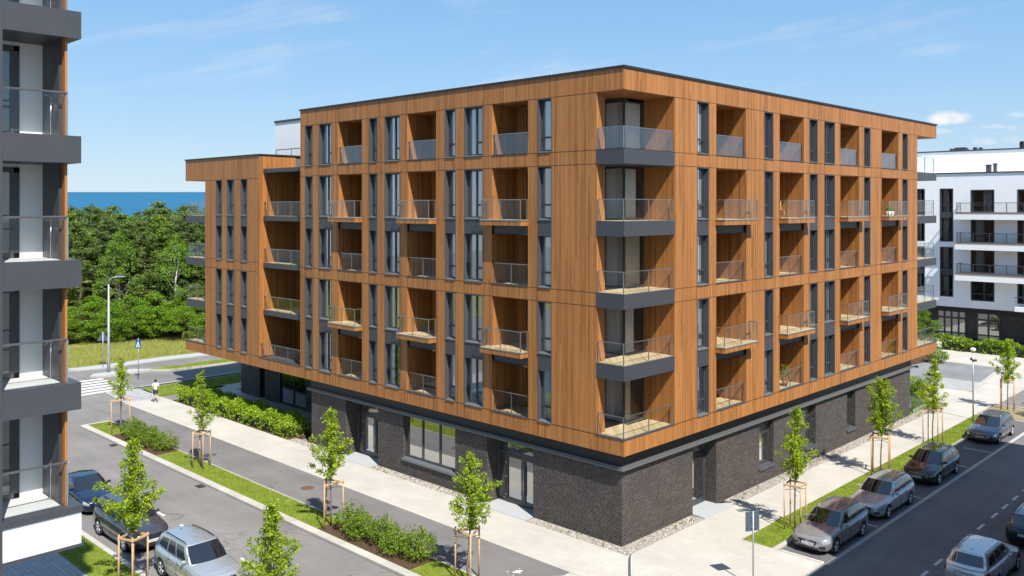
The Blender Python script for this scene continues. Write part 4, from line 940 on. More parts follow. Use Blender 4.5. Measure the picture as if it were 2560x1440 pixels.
def stakes(label, x, y, rot, n, s, h):
    t = thing('tree_stakes', label, 'tree support', (x, y, 0), rot, 'timber stake frames round young trees')
    r = random.Random(int(x*31+y)); P = []
    for k in range(n):
        a = 2*math.pi*k/n+(.79 if n == 4 else .5); P.append(Vector((s*math.cos(a), s*math.sin(a), 0)))
    for p in P:
        mb = MB(); q = p+Vector((r.gauss(0, .02), r.gauss(0, .02), 0)); mb.tube([p-Vector((0, 0, .1)), q+Vector((0, 0, h+r.uniform(-.02, .08)))], [.037, .034], 8); mb.obj('post', STAKE, t)
    for k in range(n):
        a, b = P[k], P[(k+1) % n]; z = h-.07
        mb = MB(); d = (b-a); mb.cbox(((a.x+b.x)/2, (a.y+b.y)/2, z), d.length+.10, .045, .085, math.atan2(d.y, d.x), 0, .008); mb.obj('crossbar', STAKE, t)
    mb = MB()
    for k in range(n): mb.tube([P[k]*.96+Vector((0, 0, h-.32)), P[k]*.5+Vector((0, 0, h-.30)), Vector((0, 0, h-.31))], .012, 5)
    mb.obj('tie', BLACKM, t)
for (lab, x, y, rot, n, s, h) in (
 ('timber stakes round the small tree nearest the zebra crossing', -36., -6.85, .2, 3, .62, 2.25), ('timber stakes round the thin tree in front of the long hedge', -24.85, -6.8, .5, 4, .48, 2.05),
 ('timber stakes beside the shrub bed, opposite the first glazed entrance', -11.75, -6.95, .4, 3, .56, 2.1), ('timber stakes in front of the double glass door', -2.75, -6.6, 1.0, 3, .56, 2.0),
 ('timber stakes beside the front parked wagon', 4.0, 7.75, .1, 4, .52, 2.15), ('timber stakes beside the black parked wagon', 3.55, 18.9, .3, 4, .62, 2.2),
 ('timber stakes behind the black wagon near the far brick corner', 3.4, 27.6, .0, 4, .62, 2.25), ('timber stakes on the dry verge at the far end of the side street', 4.1, 41., .2, 4, .58, 2.3),
 ('timber stakes on the near lawn, overlapping the dark grey suv', -11.6, -16.2, .35, 4, .52, 2.1), ('timber stakes below the frame edge on the near lawn', -1.5, -16.2, .35, 4, .52, 2.1),
 ('weathered timber stakes standing in the shade beyond the wing', -44.4, 8.3, .3, 3, .62, 2.2)): stakes(lab, x, y, rot, n, s, h)

# hedges
def hedge(label, name, boxes, h, dens, s, mat, seed, grp=None, tuft=.10):
    r = random.Random(seed); mb = MB(); x0 = sum(b[0]+b[1] for b in boxes)/len(boxes)/2; y0 = sum(b[2]+b[3] for b in boxes)/len(boxes)/2
    o = Vector((x0, y0, 0))
    for b in boxes:
        n = int(dens*(b[1]-b[0])*(b[3]-b[2]))
        for _ in range(n):
            x, y = r.uniform(b[0], b[1]), r.uniform(b[2], b[3])
            e = min(1, min(x-b[0], b[1]-x, y-b[2], b[3]-y)/.35+.25)
            hh = h*(.78+.22*math.sin(x*2.1+1.3*math.sin(y*1.7))*math.sin(x*.83+y*2.2))*(.45+.55*math.sqrt(e)); z = hh*(1-r.random()**2.2)
            clump(mb, r, Vector((x, y, max(.06, z)))-o, .16, r.randint(5, 9), s, .5)
            if r.random() < tuft: clump(mb, r, Vector((x, y, hh+.08))-o, .10, 6, s, .3)
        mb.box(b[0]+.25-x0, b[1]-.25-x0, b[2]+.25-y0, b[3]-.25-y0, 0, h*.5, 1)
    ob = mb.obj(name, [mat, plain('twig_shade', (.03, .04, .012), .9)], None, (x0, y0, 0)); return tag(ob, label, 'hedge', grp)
hedge('long bright green hedge along the pavement in front of the recessed wing', 'hedge', [(-42.6, -26.7, -.15, 1.75)], 1.28, 105, .13, HEDGEL, 41)
hedge('clipped green hedge in front of the white block', 'hedge', [(-9.0, 6., 66.2, 67.6)], 1.55, 55, .19, HEDGEL, 42)
# shrubs in the verge beds
def shrub_mesh(seed, rad_, h, n, s, mat):
    r = random.Random(seed); mb = MB()
    for k in range(9):
        a = r.uniform(0, 6.3); e = Vector((math.cos(a)*rad_*.6*r.random(), math.sin(a)*rad_*.6*r.random(), h*.6)); mb.tube([(0, 0, -.02), e*.5, e], [.012, .009, .006], 4, 1)
    for _ in range(n):
        v = rvec(r); k = r.random()**.35; p = Vector((v.x*rad_*k, v.y*rad_*k, h*.48+v.z*h*.48*k)); p.z = max(.07, p.z)
        clump(mb, r, p, .12, r.randint(6, 11), s, .4)
    for _ in range(14):
        a = r.uniform(0, 6.3); q = rad_*r.uniform(0, .75); clump(mb, r, Vector((math.cos(a)*q, math.sin(a)*q, h*r.uniform(.95, 1.12))), .08, 10, s*.9, .2)
    return mb.mesh('shrub', [mat, BARK])
SHM = [shrub_mesh(51+k, .78, 1.1, 230, .09, SHRUBL) for k in range(3)]
def shrub(x, y, k, sc, label, grp):
    o = place('shrub', SHM[k % 3], None, (x, y, 0), R.uniform(0, 6.3)); o.scale = (sc, sc, sc*R.uniform(.85, 1.1)); tag(o, label, 'shrub', grp)
q_ = ('at its far end', 'second from its far end', 'in its middle', 'second from its near end', 'at its near end')
for k in range(5):
    shrub(-34.6+k*1.2, -6.75+.12*(-1)**k, k, 1.0, 'dark shrub in the far verge bed by the small tree, '+q_[k], 'shrubs in the far verge bed')
    shrub(-10.7+k*1.22, -6.72+.14*(-1)**k, k+1, 1.02, 'dense shrub in the near mulch bed facing the shop window, '+q_[k], 'shrubs in the near verge bed')
shrub(6.3, 40.1, 1, 1.25, 'bright shrub at the far end of the parking bays beside the dry verge', None)
shrub(-6.3, 57.8, 0, 1.3, 'upright shrub in the raised bed at the corner of the court', None)
shrub(-2.0, 41.3, 2, 1.1, 'low shrub on the grass wedge beyond the far brick corner', None)
shrub(-3.0, 42.4, 1, 1.1, 'low shrub further back on the grass wedge beyond the far brick corner', None)
# weeds in the gravel
r_ = random.Random(5); mb = MB()
for b in gx:
    n = int((b[1]-b[0])*(b[3]-b[2])*3.4)
    for _ in range(n):
        c = Vector((r_.uniform(b[0], b[1]), r_.uniform(b[2], b[3]), .06)); clump(mb, r_, c, r_.uniform(.04, .12), r_.randint(5, 16), .06, .4, .6)
tag(mb.obj('weeds', SHRUBL), 'small green weeds sprouting in the gravel along the brick wall', 'weeds', kind='stuff')
# woodland
def pine_meshes(seed, H=14.):
    r = random.Random(seed); tr = MB(); cr = MB(); bend = [Vector((r.gauss(0, .12)*k, r.gauss(0, .12)*k, H*k/5)) for k in range(6)]
    tr.tube(bend, [.24, .21, .18, .14, .09, .04], 8)
    z = H*.30; a = 0
    while z < H*.99:
        t = (z-H*.30)/(H*.70); ln = (1-t)**.75*2.7*r.uniform(.7, 1.15)+.25
        for k in range(r.randint(4, 6)):
            a += 1.3+r.uniform(-.3, .3); d = Vector((math.cos(a), math.sin(a), r.uniform(-.05, .35))); i = z/H*5; i0 = min(4, int(i)); p0 = bend[i0].lerp(bend[i0+1], i-i0)
            p1 = p0+d*ln; tr.tube([p0, p0.lerp(p1, .6)+Vector((0, 0, -.1)), p1], [.045, .03, .012], 4)
            for j in range(1, 5):
                q = p0.lerp(p1, .28+.2*j)+Vector((r.gauss(0, .2), r.gauss(0, .2), r.gauss(.05, .15)))
                clump(cr, r, q, r.uniform(.28, .62), r.randint(36, 52), .17, .8, .42)
        z += r.uniform(.55, .85)
    clump(cr, r, Vector(bend[5]), .35, 30, .26, .3)
    return tr.mesh('trunk', BARKD), cr.mesh('crown', PINEL)
def broad_meshes(seed, H, W_, mat, bark, s, nclump, droop=False):
    r = random.Random(seed); tr = MB(); cr = MB()
    pts = [Vector((r.gauss(0, .10)*k, r.gauss(0, .10)*k, H*.9*k/5)) for k in range(6)]
    tr.tube(pts, [.20, .17, .14, .11, .07, .03], 8)
    blobs = []
    for k in range(nclump):
        t = r.random()**.8; zz = H*(.16+.84*t); prof = math.sin(min(1, (t*.88+.14))*math.pi)**.62*W_; a = r.uniform(0, 6.3); q = prof*math.sqrt(r.uniform(.15, 1.))
        c = Vector((math.cos(a)*q, math.sin(a)*q, zz)); blobs.append(c)
        i = min(4.99, zz*.72/(H*.9)*5); p0 = pts[int(i)].lerp(pts[int(i)+1], i-int(i)); tr.tube([p0, p0.lerp(c, .6)+Vector((0, 0, .2)), c], [.05, .03, .01], 4)
        clump(cr, r, c, r.uniform(.5, .95)*W_/2.6, r.randint(130, 190), s*.62, .7, .55)
        if droop:
            for j in range(4):
                e = c+Vector((r.gauss(0, .4), r.gauss(0, .4), -.3))
                for m in range(5): clump(cr, r, e+Vector((r.gauss(0, .06), r.gauss(0, .06), -.28*m)), .14, 6, s*.8, -.3)
    clump(cr, r, Vector((0, 0, H*.98)), .5, 50, s, .5)
    return tr.mesh('trunk', bark), cr.mesh('crown', mat)
PM_ = [pine_meshes(61+k) for k in range(4)]
BM_ = [broad_meshes(71+k, 13., 2.7, WOODLD, BARKD, .32, 58) for k in range(3)]
BR_ = [broad_meshes(81+k, 12.5, 2.3, BIRCHL, BARKB, .22, 46, True) for k in range(2)]
SB_ = [broad_meshes(91+k, 5.2, 2.6, BRUSHL, BARKD, .26, 52) for k in range(3)]
def forest(name, pair, loc, sc, label, cat, grp):
    t = thing(name, label, cat, loc, R.uniform(0, 6.3), grp); t.scale = (sc[0], sc[0], sc[1]); place('trunk', pair[0], t); place('crown', pair[1], t)
G1 = 'trees of the shore woodland'
PINE_L = 'dark green pine tree standing in the woodland before the sea'; BROAD_L = 'round crowned leafy tree standing in the woodland before the sea'
rf = random.Random(17)
rows = [(103, 15.0, 'p'), (106, 14.2, 'm'), (110, 15., 'p'), (115, 15.2, 'm'), (121, 15.4, 'p'), (128, 15.6, 'p'), (137, 15.6, 'm'), (148, 16., 'p')]
tops = [(150, 512), (190, 512), (220, 520), (250, 530), (270, 512), (310, 520), (325, 500), (350, 540), (365, 530), (400, 506), (440, 514), (480, 503), (515, 515), (560, 520), (620, 515), (700, 510)]
def top_at(px):
    for (a, b), (c, d) in zip(tops, tops[1:]):
        if a <= px <= c: return b+(d-b)*(px-a)/(c-a)
    return 518
for ri, (dep, hh, kind) in enumerate(rows):
    px = 60+rf.uniform(0, 25)
    while px < 760:
        d = dep+rf.uniform(-2, 2); y = top_at(px)+rf.uniform(-5, 30)+(18 if ri < 2 else 0)+(8 if ri == 3 else 0); z = 14.92-(y-515)*d/2201; z = max(11.5, z)
        k = kind if kind == 'p' else rf.choice('pbb'); p = at(px, d)
        if k == 'p': forest('pine_tree', PM_[rf.randrange(4)], p, (rf.uniform(.9, 1.2), z/14.1), PINE_L, 'tree', G1)
        else: forest('woodland_tree', BM_[rf.randrange(3)], p, (rf.uniform(.95, 1.25), z/13.4), BROAD_L, 'tree', G1)
        px += rf.uniform(40, 66)*105/dep
for px, d, hz, lab in ((300, 101.5, 11.8, 'slender birch with white trunk and drooping leaves behind the street lamp'), (442, 101.5, 11.6, 'pale birch with bare white branches next to the wing balconies')):
    forest('birch_tree', BR_[0 if px == 300 else 1], at(px, d), (1.0, hz/12.5), lab, 'tree', G1)
BRL = 'bright green bush at the woodland edge behind the meadow'
for d, y0, y1 in ((98.5, 735, 760), (96, 755, 800)):
    px = 110+rf.uniform(0, 20)
    while px < 640:
        dd_ = d+rf.uniform(-1.5, 1.5)+max(0, (px-330))*.012; yt = rf.uniform(y0, y1)+(20 if px < 200 else 0); z = 14.92-(yt-515)*dd_/2201
        forest('bush', SB_[rf.randrange(3)], at(px, dd_), (rf.uniform(.8, 1.15), z/5.3), BRL, 'bush', 'bushes at the woodland edge'); px += rf.uniform(42, 66)
forest('garden_tree', SB_[1], at(2309, 90), (.62, .80), 'round leafy tree between the wooden block and the white block', 'tree', None)
# ================================================================== CARS
TYRE = plain('tyre_rubber', (.018, .018, .019), .8, 0, .1)
RIM = plain('alloy_rim', (.72, .73, .74), .35, .7, .05)
CGLASS = plain('car_glass', (.010, .012, .015), .03, 0, .05, 2., .9, coat=1.)
CTRIM = plain('black_trim', (.012, .012, .013), .45, 0, .1)
CHROME = plain('chrome_trim', (.65, .66, .68), .15, 1., .05)
LAMPW = plain('headlamp_lens', (.50, .53, .56), .08, .4, .2, 30., .9, coat=1.)
LAMPR = plain('tail_lamp_lens', (.30, .012, .010), .10, 0, .2, 20., .8, coat=1.)
PLATE = plain('number_plate_white', (.70, .70, .70), .5, 0, .04)
INK = plain('plate_ink', (.02, .02, .03), .6, 0, .05)
import bmesh
def lerp_tab(tab, u):
    for (a, p), (b, q) in zip(tab, tab[1:]):
        if a <= u <= b:
            t = (u-a)/(b-a); t = t*t*(3-2*t)*.5+t*.5; return p+(q-p)*t
    return tab[-1][1]
KIND = {
 'wagon': dict(L=4.72, W=1.84, H=1.46, cowl=.285, rf=.455, rr=.875, rb=.975, belt=.93, wr=.325, wb=2.80, roofw=.655, rail=True, tailup=.985),
 'suv':   dict(L=4.70, W=1.90, H=1.66, cowl=.275, rf=.43, rr=.885, rb=.972, belt=1.06, wr=.365, wb=2.80, roofw=.69, rail=True, tailup=1.12),
 'sedan': dict(L=4.70, W=1.84, H=1.44, cowl=.29, rf=.47, rr=.70, rb=.875, belt=.93, wr=.325, wb=2.80, roofw=.64, rail=False, tailup=1.0),
}
CM = {}
def car_meshes(kind):
    K = KIND[kind]; Ln, W_, H = K['L'], K['W'], K['H']; hw = W_/2; bz = K['belt']; d = {}
    hwt = [(0, .66), (.012, .76), (.03, .845), (.06, .905), (.12, .955), (.2, .98), (.32, .99), (.5, 1.), (.72, .995), (.86, .975), (.93, .94), (.97, .885), (.99, .83), (1, .76)]
    nose = bz-.26
    top = [(0, nose-.06), (.012, nose), (.04, nose+.075), (.10, nose+.14), (.2, bz-.055), (K['cowl'], bz), (.4, bz+.015), (.6, bz+.03), (.85, bz+.05), (.93, bz+.05), (.97, bz+.03), (.99, bz-.02), (1, bz-.10)]
    bot = [(0, .27), (.02, .21), (.06, .185), (.2, .18), (.8, .19), (.93, .22), (.98, .27), (1, .34)]
    def ring(u):
        w = hw*lerp_tab(hwt, u); zt = lerp_tab(top, u); zb = lerp_tab(bot, u); h = zt-zb; crown = .035
        e = min(1., min(u, 1-u)/.05); hip = .012*math.exp(-((u-.17)/.07)**2)+.014*math.exp(-((u-.80)/.08)**2)
        return [(0, zb), (.72*w, zb), (.90*w, zb+.03), (.965*w, zb+.12*h/.7), (.985*w+hip, zb+.30*h), (1.0*w+hip, zb+.52*h), (.995*w+hip, zb+.66*h), (.975*w+hip*.7, zb+.80*h), (.945*w, zb+.905*h), (.885*w, zb+.968*h), (.80*w, zb+.99*h), (.5*w, zt+crown*.7*e), (0, zt+crown*e)]
    us = [0, .006, .012, .02, .03, .045, .06, .08, .1, .13, .16, .2, .24, .28, .32, .38, .44, .5, .56, .62, .68, .74, .8, .85, .89, .92, .945, .96, .975, .985, .993, 1]
    X = lambda u: Ln*(.5-u)
    def nosex(u, y): # rounded nose and tail in plan
        f = (1-(abs(y)/hw)**2.2)
        if u < .10: return X(u)-(1-f)*.16*(1-u/.10)
        if u > .92: return X(u)+(1-f)*.10*((u-.92)/.08)
        return X(u)
    mb = MB(); rings = []
    for u in us:
        rg = ring(u); rings.append([Vector((nosex(u, y), y, z)) for y, z in rg]+[Vector((nosex(u, y), -y, z)) for y, z in rg[-2:0:-1]])
    mb.loft(rings, True, 0, True, True)
    tmp = mb.obj('tmp', CTRIM)
    bm = bmesh.new(); bm.from_mesh(tmp.data); bmesh.ops.recalc_face_normals(bm, faces=bm.faces); bm.to_mesh(tmp.data); bm.free()
    ax = (Ln/2-.90, Ln/2-.90-K['wb']); cut = []
    for x in ax:
        for s in (-1, 1):
            c = MB(); c.lathe([(K['wr']+.055, -.17), (K['wr']+.055, .25)], 28, 'y', (x, s*(hw-.06), K['wr']+.01)); cc = c.obj('cut', CTRIM)
            fixn(cc)
            m = tmp.modifiers.new('b', 'BOOLEAN'); m.operation = 'DIFFERENCE'; m.object = cc; m.solver = 'EXACT'; cut.append(cc)
    bpy.context.view_layer.update()
    dg = bpy.context.evaluated_depsgraph_get(); me = bpy.data.meshes.new_from_object(tmp.evaluated_get(dg)); me.name = 'body'
    for c in cut: bpy.data.objects.remove(c)
    bpy.data.objects.remove(tmp)
    me.materials.clear(); me.materials.append(CTRIM)
    try: me.set_sharp_from_angle(angle=rad(38))
    except Exception: pass
    d['body'] = me
    # wheel wells lined dark
    mb = MB()
    for x in ax: mb.box(x-K['wr']-.05, x+K['wr']+.05, -hw+.235, hw-.235, .2, .70)
    d['underbody'] = mb.mesh('underbody', CTRIM)
    # greenhouse patches
    xc, xf, xr, xb = X(K['cowl']), X(K['rf']), X(K['rr']), X(K['rb'])
    zc, zbk = bz+.0, bz+.035
    rw = hw*K['roofw']; yb0, yb1 = hw*.845, hw*.80
    zf, zr_ = H-.035, H-.055 if kind != 'sedan' else H-.07
    def low(t): y = yb0+.035*math.sin(math.pi*min(1, t*1.05))+(yb1-yb0)*t**2.2; return Vector((xc-.10+(xb-xc+.12)*t, y, zc+(zbk-zc)*t-.015))
    def upp(t): y = rw+.03*math.sin(math.pi*t)-.05*t; return Vector((xf+(xr-xf)*t, y, zf+(zr_-zf)*t**2+.022*math.sin(math.pi*t)))
    def side(t, v, sgn=1, off=0.):
        p = low(t).lerp(upp(t), v); b = .035*math.sin(math.pi*v*.9); return Vector((p.x, sgn*(p.y+b+off), p.z))
    def wind(s, v, off=0.):
        a, b = low(0), upp(0); p = a.lerp(b, v); sb = .035*math.sin(math.pi*v*.9)
        return Vector((p.x+(1-s*s)*(.20-.09*v)+off, s*(p.y+sb), p.z+(1-s*s)*.028*(v)+off*.6+.02*(1-s*s)*(1-v)))
    def rear(s, v, off=0.):
        a, b = low(1), upp(1); p = a.lerp(b, v); sb = .035*math.sin(math.pi*v*.9)
        return Vector((p.x-(1-s*s)*(.14-.07*v)-off, s*(p.y+sb), p.z+(1-s*s)*.02*v+off*.4))
    def roof(t, s):
        p = upp(t); f = (1-s*s); return Vector((p.x+f*(.11*(1-t)-.07*t), s*(p.y), p.z+f*.028))
    def grid(mb, fn, u0, u1, v0, v1, nu, nv, flip=False):
        vs = [fn(u0+(u1-u0)*i/nu, v0+(v1-v0)*j/nv) for i in range(nu+1) for j in range(nv+1)]; fs = []
        for i in range(nu):
            for j in range(nv):
                q = (i*(nv+1)+j, (i+1)*(nv+1)+j, (i+1)*(nv+1)+j+1, i*(nv+1)+j+1); fs.append(q[::-1] if flip else q)
        mb.add(vs, fs, 0, True)
    mb = MB()
    for sg in (1, -1): grid(mb, lambda t, v: side(t, v, sg), 0, 1, 0, 1, 20, 8)
    grid(mb, wind, -1, 1, 0, 1, 14, 6); grid(mb, rear, -1, 1, 0, 1, 14, 6); grid(mb, roof, 0, 1, -1, 1, 18, 14)
    d['cabin'] = mb.mesh('cabin', CTRIM)
    bm = bmesh.new(); bm.from_mesh(d['cabin']); bmesh.ops.remove_doubles(bm, verts=bm.verts, dist=.002); bmesh.ops.recalc_face_normals(bm, faces=bm.faces); bm.to_mesh(d['cabin']); bm.free()
    mb = MB(); grid(mb, lambda s, v: wind(s, v, .006), -.93, .93, .05, .955, 14, 6); d['windscreen'] = mb.mesh('windscreen', CGLASS)
    mb = MB(); grid(mb, lambda s, v: rear(s, v, .006), -.86, .86, .22 if kind != 'sedan' else .1, .90, 12, 5); d['rear_window'] = mb.mesh('rear_window', CGLASS)
    panes = ((.075, .335), (.365, .60), (.635, .90)) if kind != 'sedan' else ((.075, .40), (.435, .74), (.77, .88))
    d['side_window'] = []
    for sg in (1, -1):
        for i, (a, b) in enumerate(panes):
            mb = MB()
            def fn(t, v, a=a, b=b, i=i):
                tt = a+(b-a)*t
                if i == 0: tt += .02*(1-t)*(1-v)
                vv = .14+(.90-.14)*v
                if i == 2: vv = .14+(.88-.14)*v*(1-.12*t)+.08*t*(1-v)
                return side(tt, vv, sg, .006)
            grid(mb, fn, 0, 1, 0, 1, 8, 5); d['side_window'].append(mb.mesh('side_window', CGLASS))
    # chrome belt line, roof rails, door gaps, handles, mirrors
    mb = MB()
    for sg in (1, -1): mb.tube([side(t/14*.84+.05, .10, sg, .008) for t in range(15)], .008, 5)
    d['trim'] = mb.mesh('window_trim', CHROME)
    if K['rail']:
        d['rail'] = []
        for sg in (1, -1):
            mb = MB(); mb.tube([roof(.07+.86*t/12, sg*.90)+Vector((0, 0, .045 if 0 < t < 12 else .0)) for t in range(13)], .017, 6); d['rail'].append(mb.mesh('roof_rail', CTRIM))
    def bodyp(u, a, off=0.):
        rg = ring(u); i = a*(len(rg)-1); k = min(len(rg)-2, int(i)); y = rg[k][0]+(rg[k+1][0]-rg[k][0])*(i-k); z = rg[k][1]+(rg[k+1][1]-rg[k][1])*(i-k)
        return Vector((nosex(u, y), y, z))
    def bodypo(u, a, sg, off):
        p = bodyp(u, a); q = bodyp(min(1, u+.004), a)-bodyp(max(0, u-.004), a); w = bodyp(u, min(1, a+.01))-bodyp(u, max(0, a-.01)); n = q.cross(w).normalized()
        if n.y < 0: n = -n
        p = p+n*off; return Vector((p.x, sg*p.y, p.z))
    d['headlight'] = []; d['tail_light'] = []; d['door'] = []
    for sg in (1, -1):
        mb = MB(); grid(mb, lambda u, a: bodypo(.006+.075*u, .50+.155*a-.03*u*(1-a)+.0*u, sg, .008), 0, 1, 0, 1, 9, 5); d['headlight'].append(mb.mesh('headlight', LAMPW))
        mb = MB(); grid(mb, lambda u, a: bodypo(.945+.050*u, .49+.18*a, sg, .008), 0, 1, 0, 1, 7, 5); d['tail_light'].append(mb.mesh('tail_light', LAMPR))
    d['gap'] = []; d['handle'] = []
    tl = (.32, .49, .665)
    for sg in (1, -1):
        gaps = MB()
        for u in tl: gaps.tube([bodypo(u+(0.0 if u < .6 else .02*(.5-a/10)), .24+.50*a/10, sg, .002) for a in range(11)], .006, 4)
        gaps.tube([bodypo(.32+.345*k/10, .22, sg, .002) for k in range(11)], .006, 4)
        d['gap'].append(gaps.mesh('door_seam', CTRIM))
        for u in (.455, .625): hand = MB(); hand.tube([bodypo(u-.02, .615, sg, .012), bodypo(u, .615, sg, .03), bodypo(u+.02, .615, sg, .012)], .012, 6); d['handle'].append(hand.mesh('door_handle', CHROME))
    gaps = MB(); gaps.tube([Vector((X(.045)-.10*abs(s/6)**2, s/6*hw*.62, lerp_tab(top, .06)+.012)) for s in range(-6, 7)], .005, 4)
    d['bseam'] = gaps.mesh('bonnet_seam', CTRIM)
    d['mirror'] = []
    for sg in (1, -1):
        mb = MB(); p = side(.085, .06, sg, .0); mb.cbox(p+Vector((0, sg*.13, .07)), .12, .20, .13, sg*.15, 0, .035); mb.cbox(p+Vector((0, sg*.03, .03)), .06, .12, .05, 0, 0, .01); d['mirror'].append(mb.mesh('mirror', CTRIM))
    # front: grille, lower intake; rear: diffuser
    gz0, gz1 = (.40, nose-.035) if kind != 'suv' else (.52, nose-.01)
    mb = MB(); gx_ = Ln/2+.004
    prof = [(-.30, gz0), (.30, gz0), (.36, gz0+.07), (.40, gz1-.04), (.37, gz1), (-.37, gz1), (-.40, gz1-.04), (-.36, gz0+.07)]
    cvx = lambda y: Ln/2-.16*(abs(y)/hw)**2.2+.008
    mb.add([(cvx(y)+.006, y, z) for y, z in prof]+[(cvx(y)-.08, y, z) for y, z in prof], [tuple(range(8))]+[(i, (i+1) % 8, 8+(i+1) % 8, 8+i) for i in range(8)])
    d['grille'] = mb.mesh('grille', CTRIM)
    mb = MB(); ring_ = [Vector((cvx(y)+.012, y, z)) for y, z in prof]; mb.tube(ring_+[ring_[0]], .012, 6)
    for k in range(1, 6): z = gz0+(gz1-gz0)*k/6; mb.tube([(cvx(y)+.010, y, z) for y in (-.34, -.17, 0, .17, .34)], .006, 4)
    mb.lathe([(.055, -.004), (.055, .004)], 16, 'y', (0, 0, 0)) if False else None
    d['grille_trim'] = mb.mesh('grille_trim', CHROME)
    mb = MB()
    for sg in (1, -1): mb.add([(cvx(y)+.012+dx, y, z) for dx in (0, -.1) for y, z in ((sg*.50, .34), (sg*.74, .36), (sg*.74, .45), (sg*.50, .43))], [(0, 1, 2, 3), (0, 1, 5, 4), (1, 2, 6, 5), (2, 3, 7, 6), (3, 0, 4, 7)])
    mb.box(Ln/2-.10, Ln/2+.006, -.45, .45, .25, .33)
    d['intake'] = mb.mesh('bumper_intake', CTRIM)
    mb = MB(); mb.box(-Ln/2-.004, -Ln/2+.1, -.55, .55, .33, .43); d['rear_bumper'] = mb.mesh('rear_bumper_trim', CTRIM)
    mb = MB(); mb.box(-Ln/2-.006, -Ln/2+.05, -.40, .40, bz-.165, bz-.145); d['boot_trim'] = mb.mesh('boot_trim', CHROME)
    mb = MB(); p = roof(.82, 0); mb.add([p+Vector((.06, 0, -.005)), p+Vector((-.04, .018, -.005)), p+Vector((-.04, -.018, -.005)), p+Vector((-.04, 0, .055))], [(0, 1, 3), (0, 3, 2), (1, 2, 3)]); d['aerial'] = mb.mesh('aerial', CTRIM)
    # wheel (outer face towards +y)
    r = K['wr']; mb = MB()
    mb.lathe([(r*.66, -.11), (r*.93, -.115), (r, -.085), (r, .075), (r*.955, .105), (r*.70, .11), (r*.66, .09)], 28, 'y'); d['tyre'] = mb.mesh('wheel', TYRE)
    mb = MB(); mb.lathe([(r*.70, .085), (r*.70, .105), (r*.64, .10), (r*.62, .02)], 28, 'y'); mb.lathe([(.055, .05), (.055, .095), (.03, .10)], 14, 'y')
    for k in range(5):
        a = 2*math.pi*k/5
        for da in (-.17, .17): mb.tube([(math.cos(a+da*.3)*.04, .085, math.sin(a+da*.3)*.04), (math.cos(a+da)*r*.66, .095, math.sin(a+da)*r*.66)], [.022, .018], 6)
    d['rim'] = mb.mesh('rim', RIM)
    mb = MB(); mb.lathe([(r*.67, .0), (r*.67, .03)], 24, 'y'); d['brake'] = mb.mesh('brake_disc', CTRIM)
    d['axles'] = ax; d['hw'] = hw; d['r'] = r; d['Ln'] = Ln; d['bz'] = bz
    return d
def text_obj(parent, s, size, loc, rot, mat, nm='lettering'):
    cu = bpy.data.curves.new(nm, 'FONT'); cu.body = s; cu.size = size; cu.align_x = 'CENTER'; cu.align_y = 'CENTER'; cu.extrude = .001; cu.resolution_u = 2; cu.materials.append(mat)
    o = bpy.data.objects.new(nm, cu); COL.objects.link(o); bpy.context.view_layer.update()
    me = bpy.data.meshes.new_from_object(o.evaluated_get(bpy.context.evaluated_depsgraph_get())); bpy.data.objects.remove(o); bpy.data.curves.remove(cu)
    if not me.materials: me.materials.append(mat)
    o = place(nm, me, parent, loc); o.rotation_euler = rot; return o
def car(label, kind, x, y, heading, col, metal, grp, plate, badge='', railm=None):
    if kind not in CM: CM[kind] = car_meshes(kind)
    d = CM[kind]; pm = paint_mat('car_paint', col, metal)
    t = thing('parked_car' if grp else 'car', label, 'car', (x, y, RZ+.006), heading, grp)
    def paint(o, m=pm):
        o.material_slots[0].link = 'OBJECT'; o.material_slots[0].material = m; return o
    body = paint(place('body', d['body'], t)); cab = paint(place('cabin', d['cabin'], t))
    place('underbody', d['underbody'], t)
    for nm in ('windscreen', 'rear_window'): place(nm, d[nm], t)
    for m in d['side_window']: place('side_window', m, t)
    place('window_trim', d['trim'], t)
    for m in d.get('rail', []): paint(place('roof_rail', m, t), railm or CTRIM)
    for m in d['headlight']: place('headlight', m, t)
    for m in d['tail_light']: place('tail_light', m, t)
    for m in d['mirror']: paint(place('mirror', m, t))
    for m in d['gap']: place('door_seam', m, body)
    for m in d['handle']: place('door_handle', m, body)
    place('bonnet_seam', d['bseam'], body)
    g = place('grille', d['grille'], t); place('grille_trim', d['grille_trim'], g)
    place('bumper_intake', d['intake'], t); place('rear_bumper_trim', d['rear_bumper'], t); place('boot_trim', d['boot_trim'], t); place('aerial', d['aerial'], t)
    for ax in d['axles']:
        for s in (1, -1):
            w = place('wheel', d['tyre'], t, (ax, s*(d['hw']-.125), d['r']), 0 if s > 0 else math.pi); place('rim', d['rim'], w); place('brake_disc', d['brake'], w)
    for fr in (1, -1):
        mb = MB(); mb.cbox((0, 0, 0), .018, .52, .115, 0, 0, .004)
        px_ = fr*(d['Ln']/2+(.028 if fr > 0 else .016)); pz = (.47 if kind != 'suv' else .50) if fr > 0 else d['bz']-.25
        p = mb.obj('number_plate', PLATE, t, (px_, 0, pz)); text_obj(p, plate, .105, (fr*.0105, 0, 0), (rad(90), 0, rad(90) if fr > 0 else rad(-90)), INK)
    if badge: text_obj(g, badge, .10, (d['Ln']/2+.032, 0, .60), (rad(90), 0, rad(90)), CHROME, 'badge')
    return t
SV = rad(-90)
G2 = 'estate cars parked in the bays of the side street'
car('brown grey silver estate car in the front parking bay, beside the slender tree', 'wagon', 5.62, 7.95, SV, (.27, .268, .275), .42, G2, 'EOZ CM62', 'LEAT', STEEL)
car('light silver estate car parked second, between brown grey and black cars', 'wagon', 5.60, 13.85, SV, (.47, .485, .515), .42, G2, 'AMR C041', '', None)
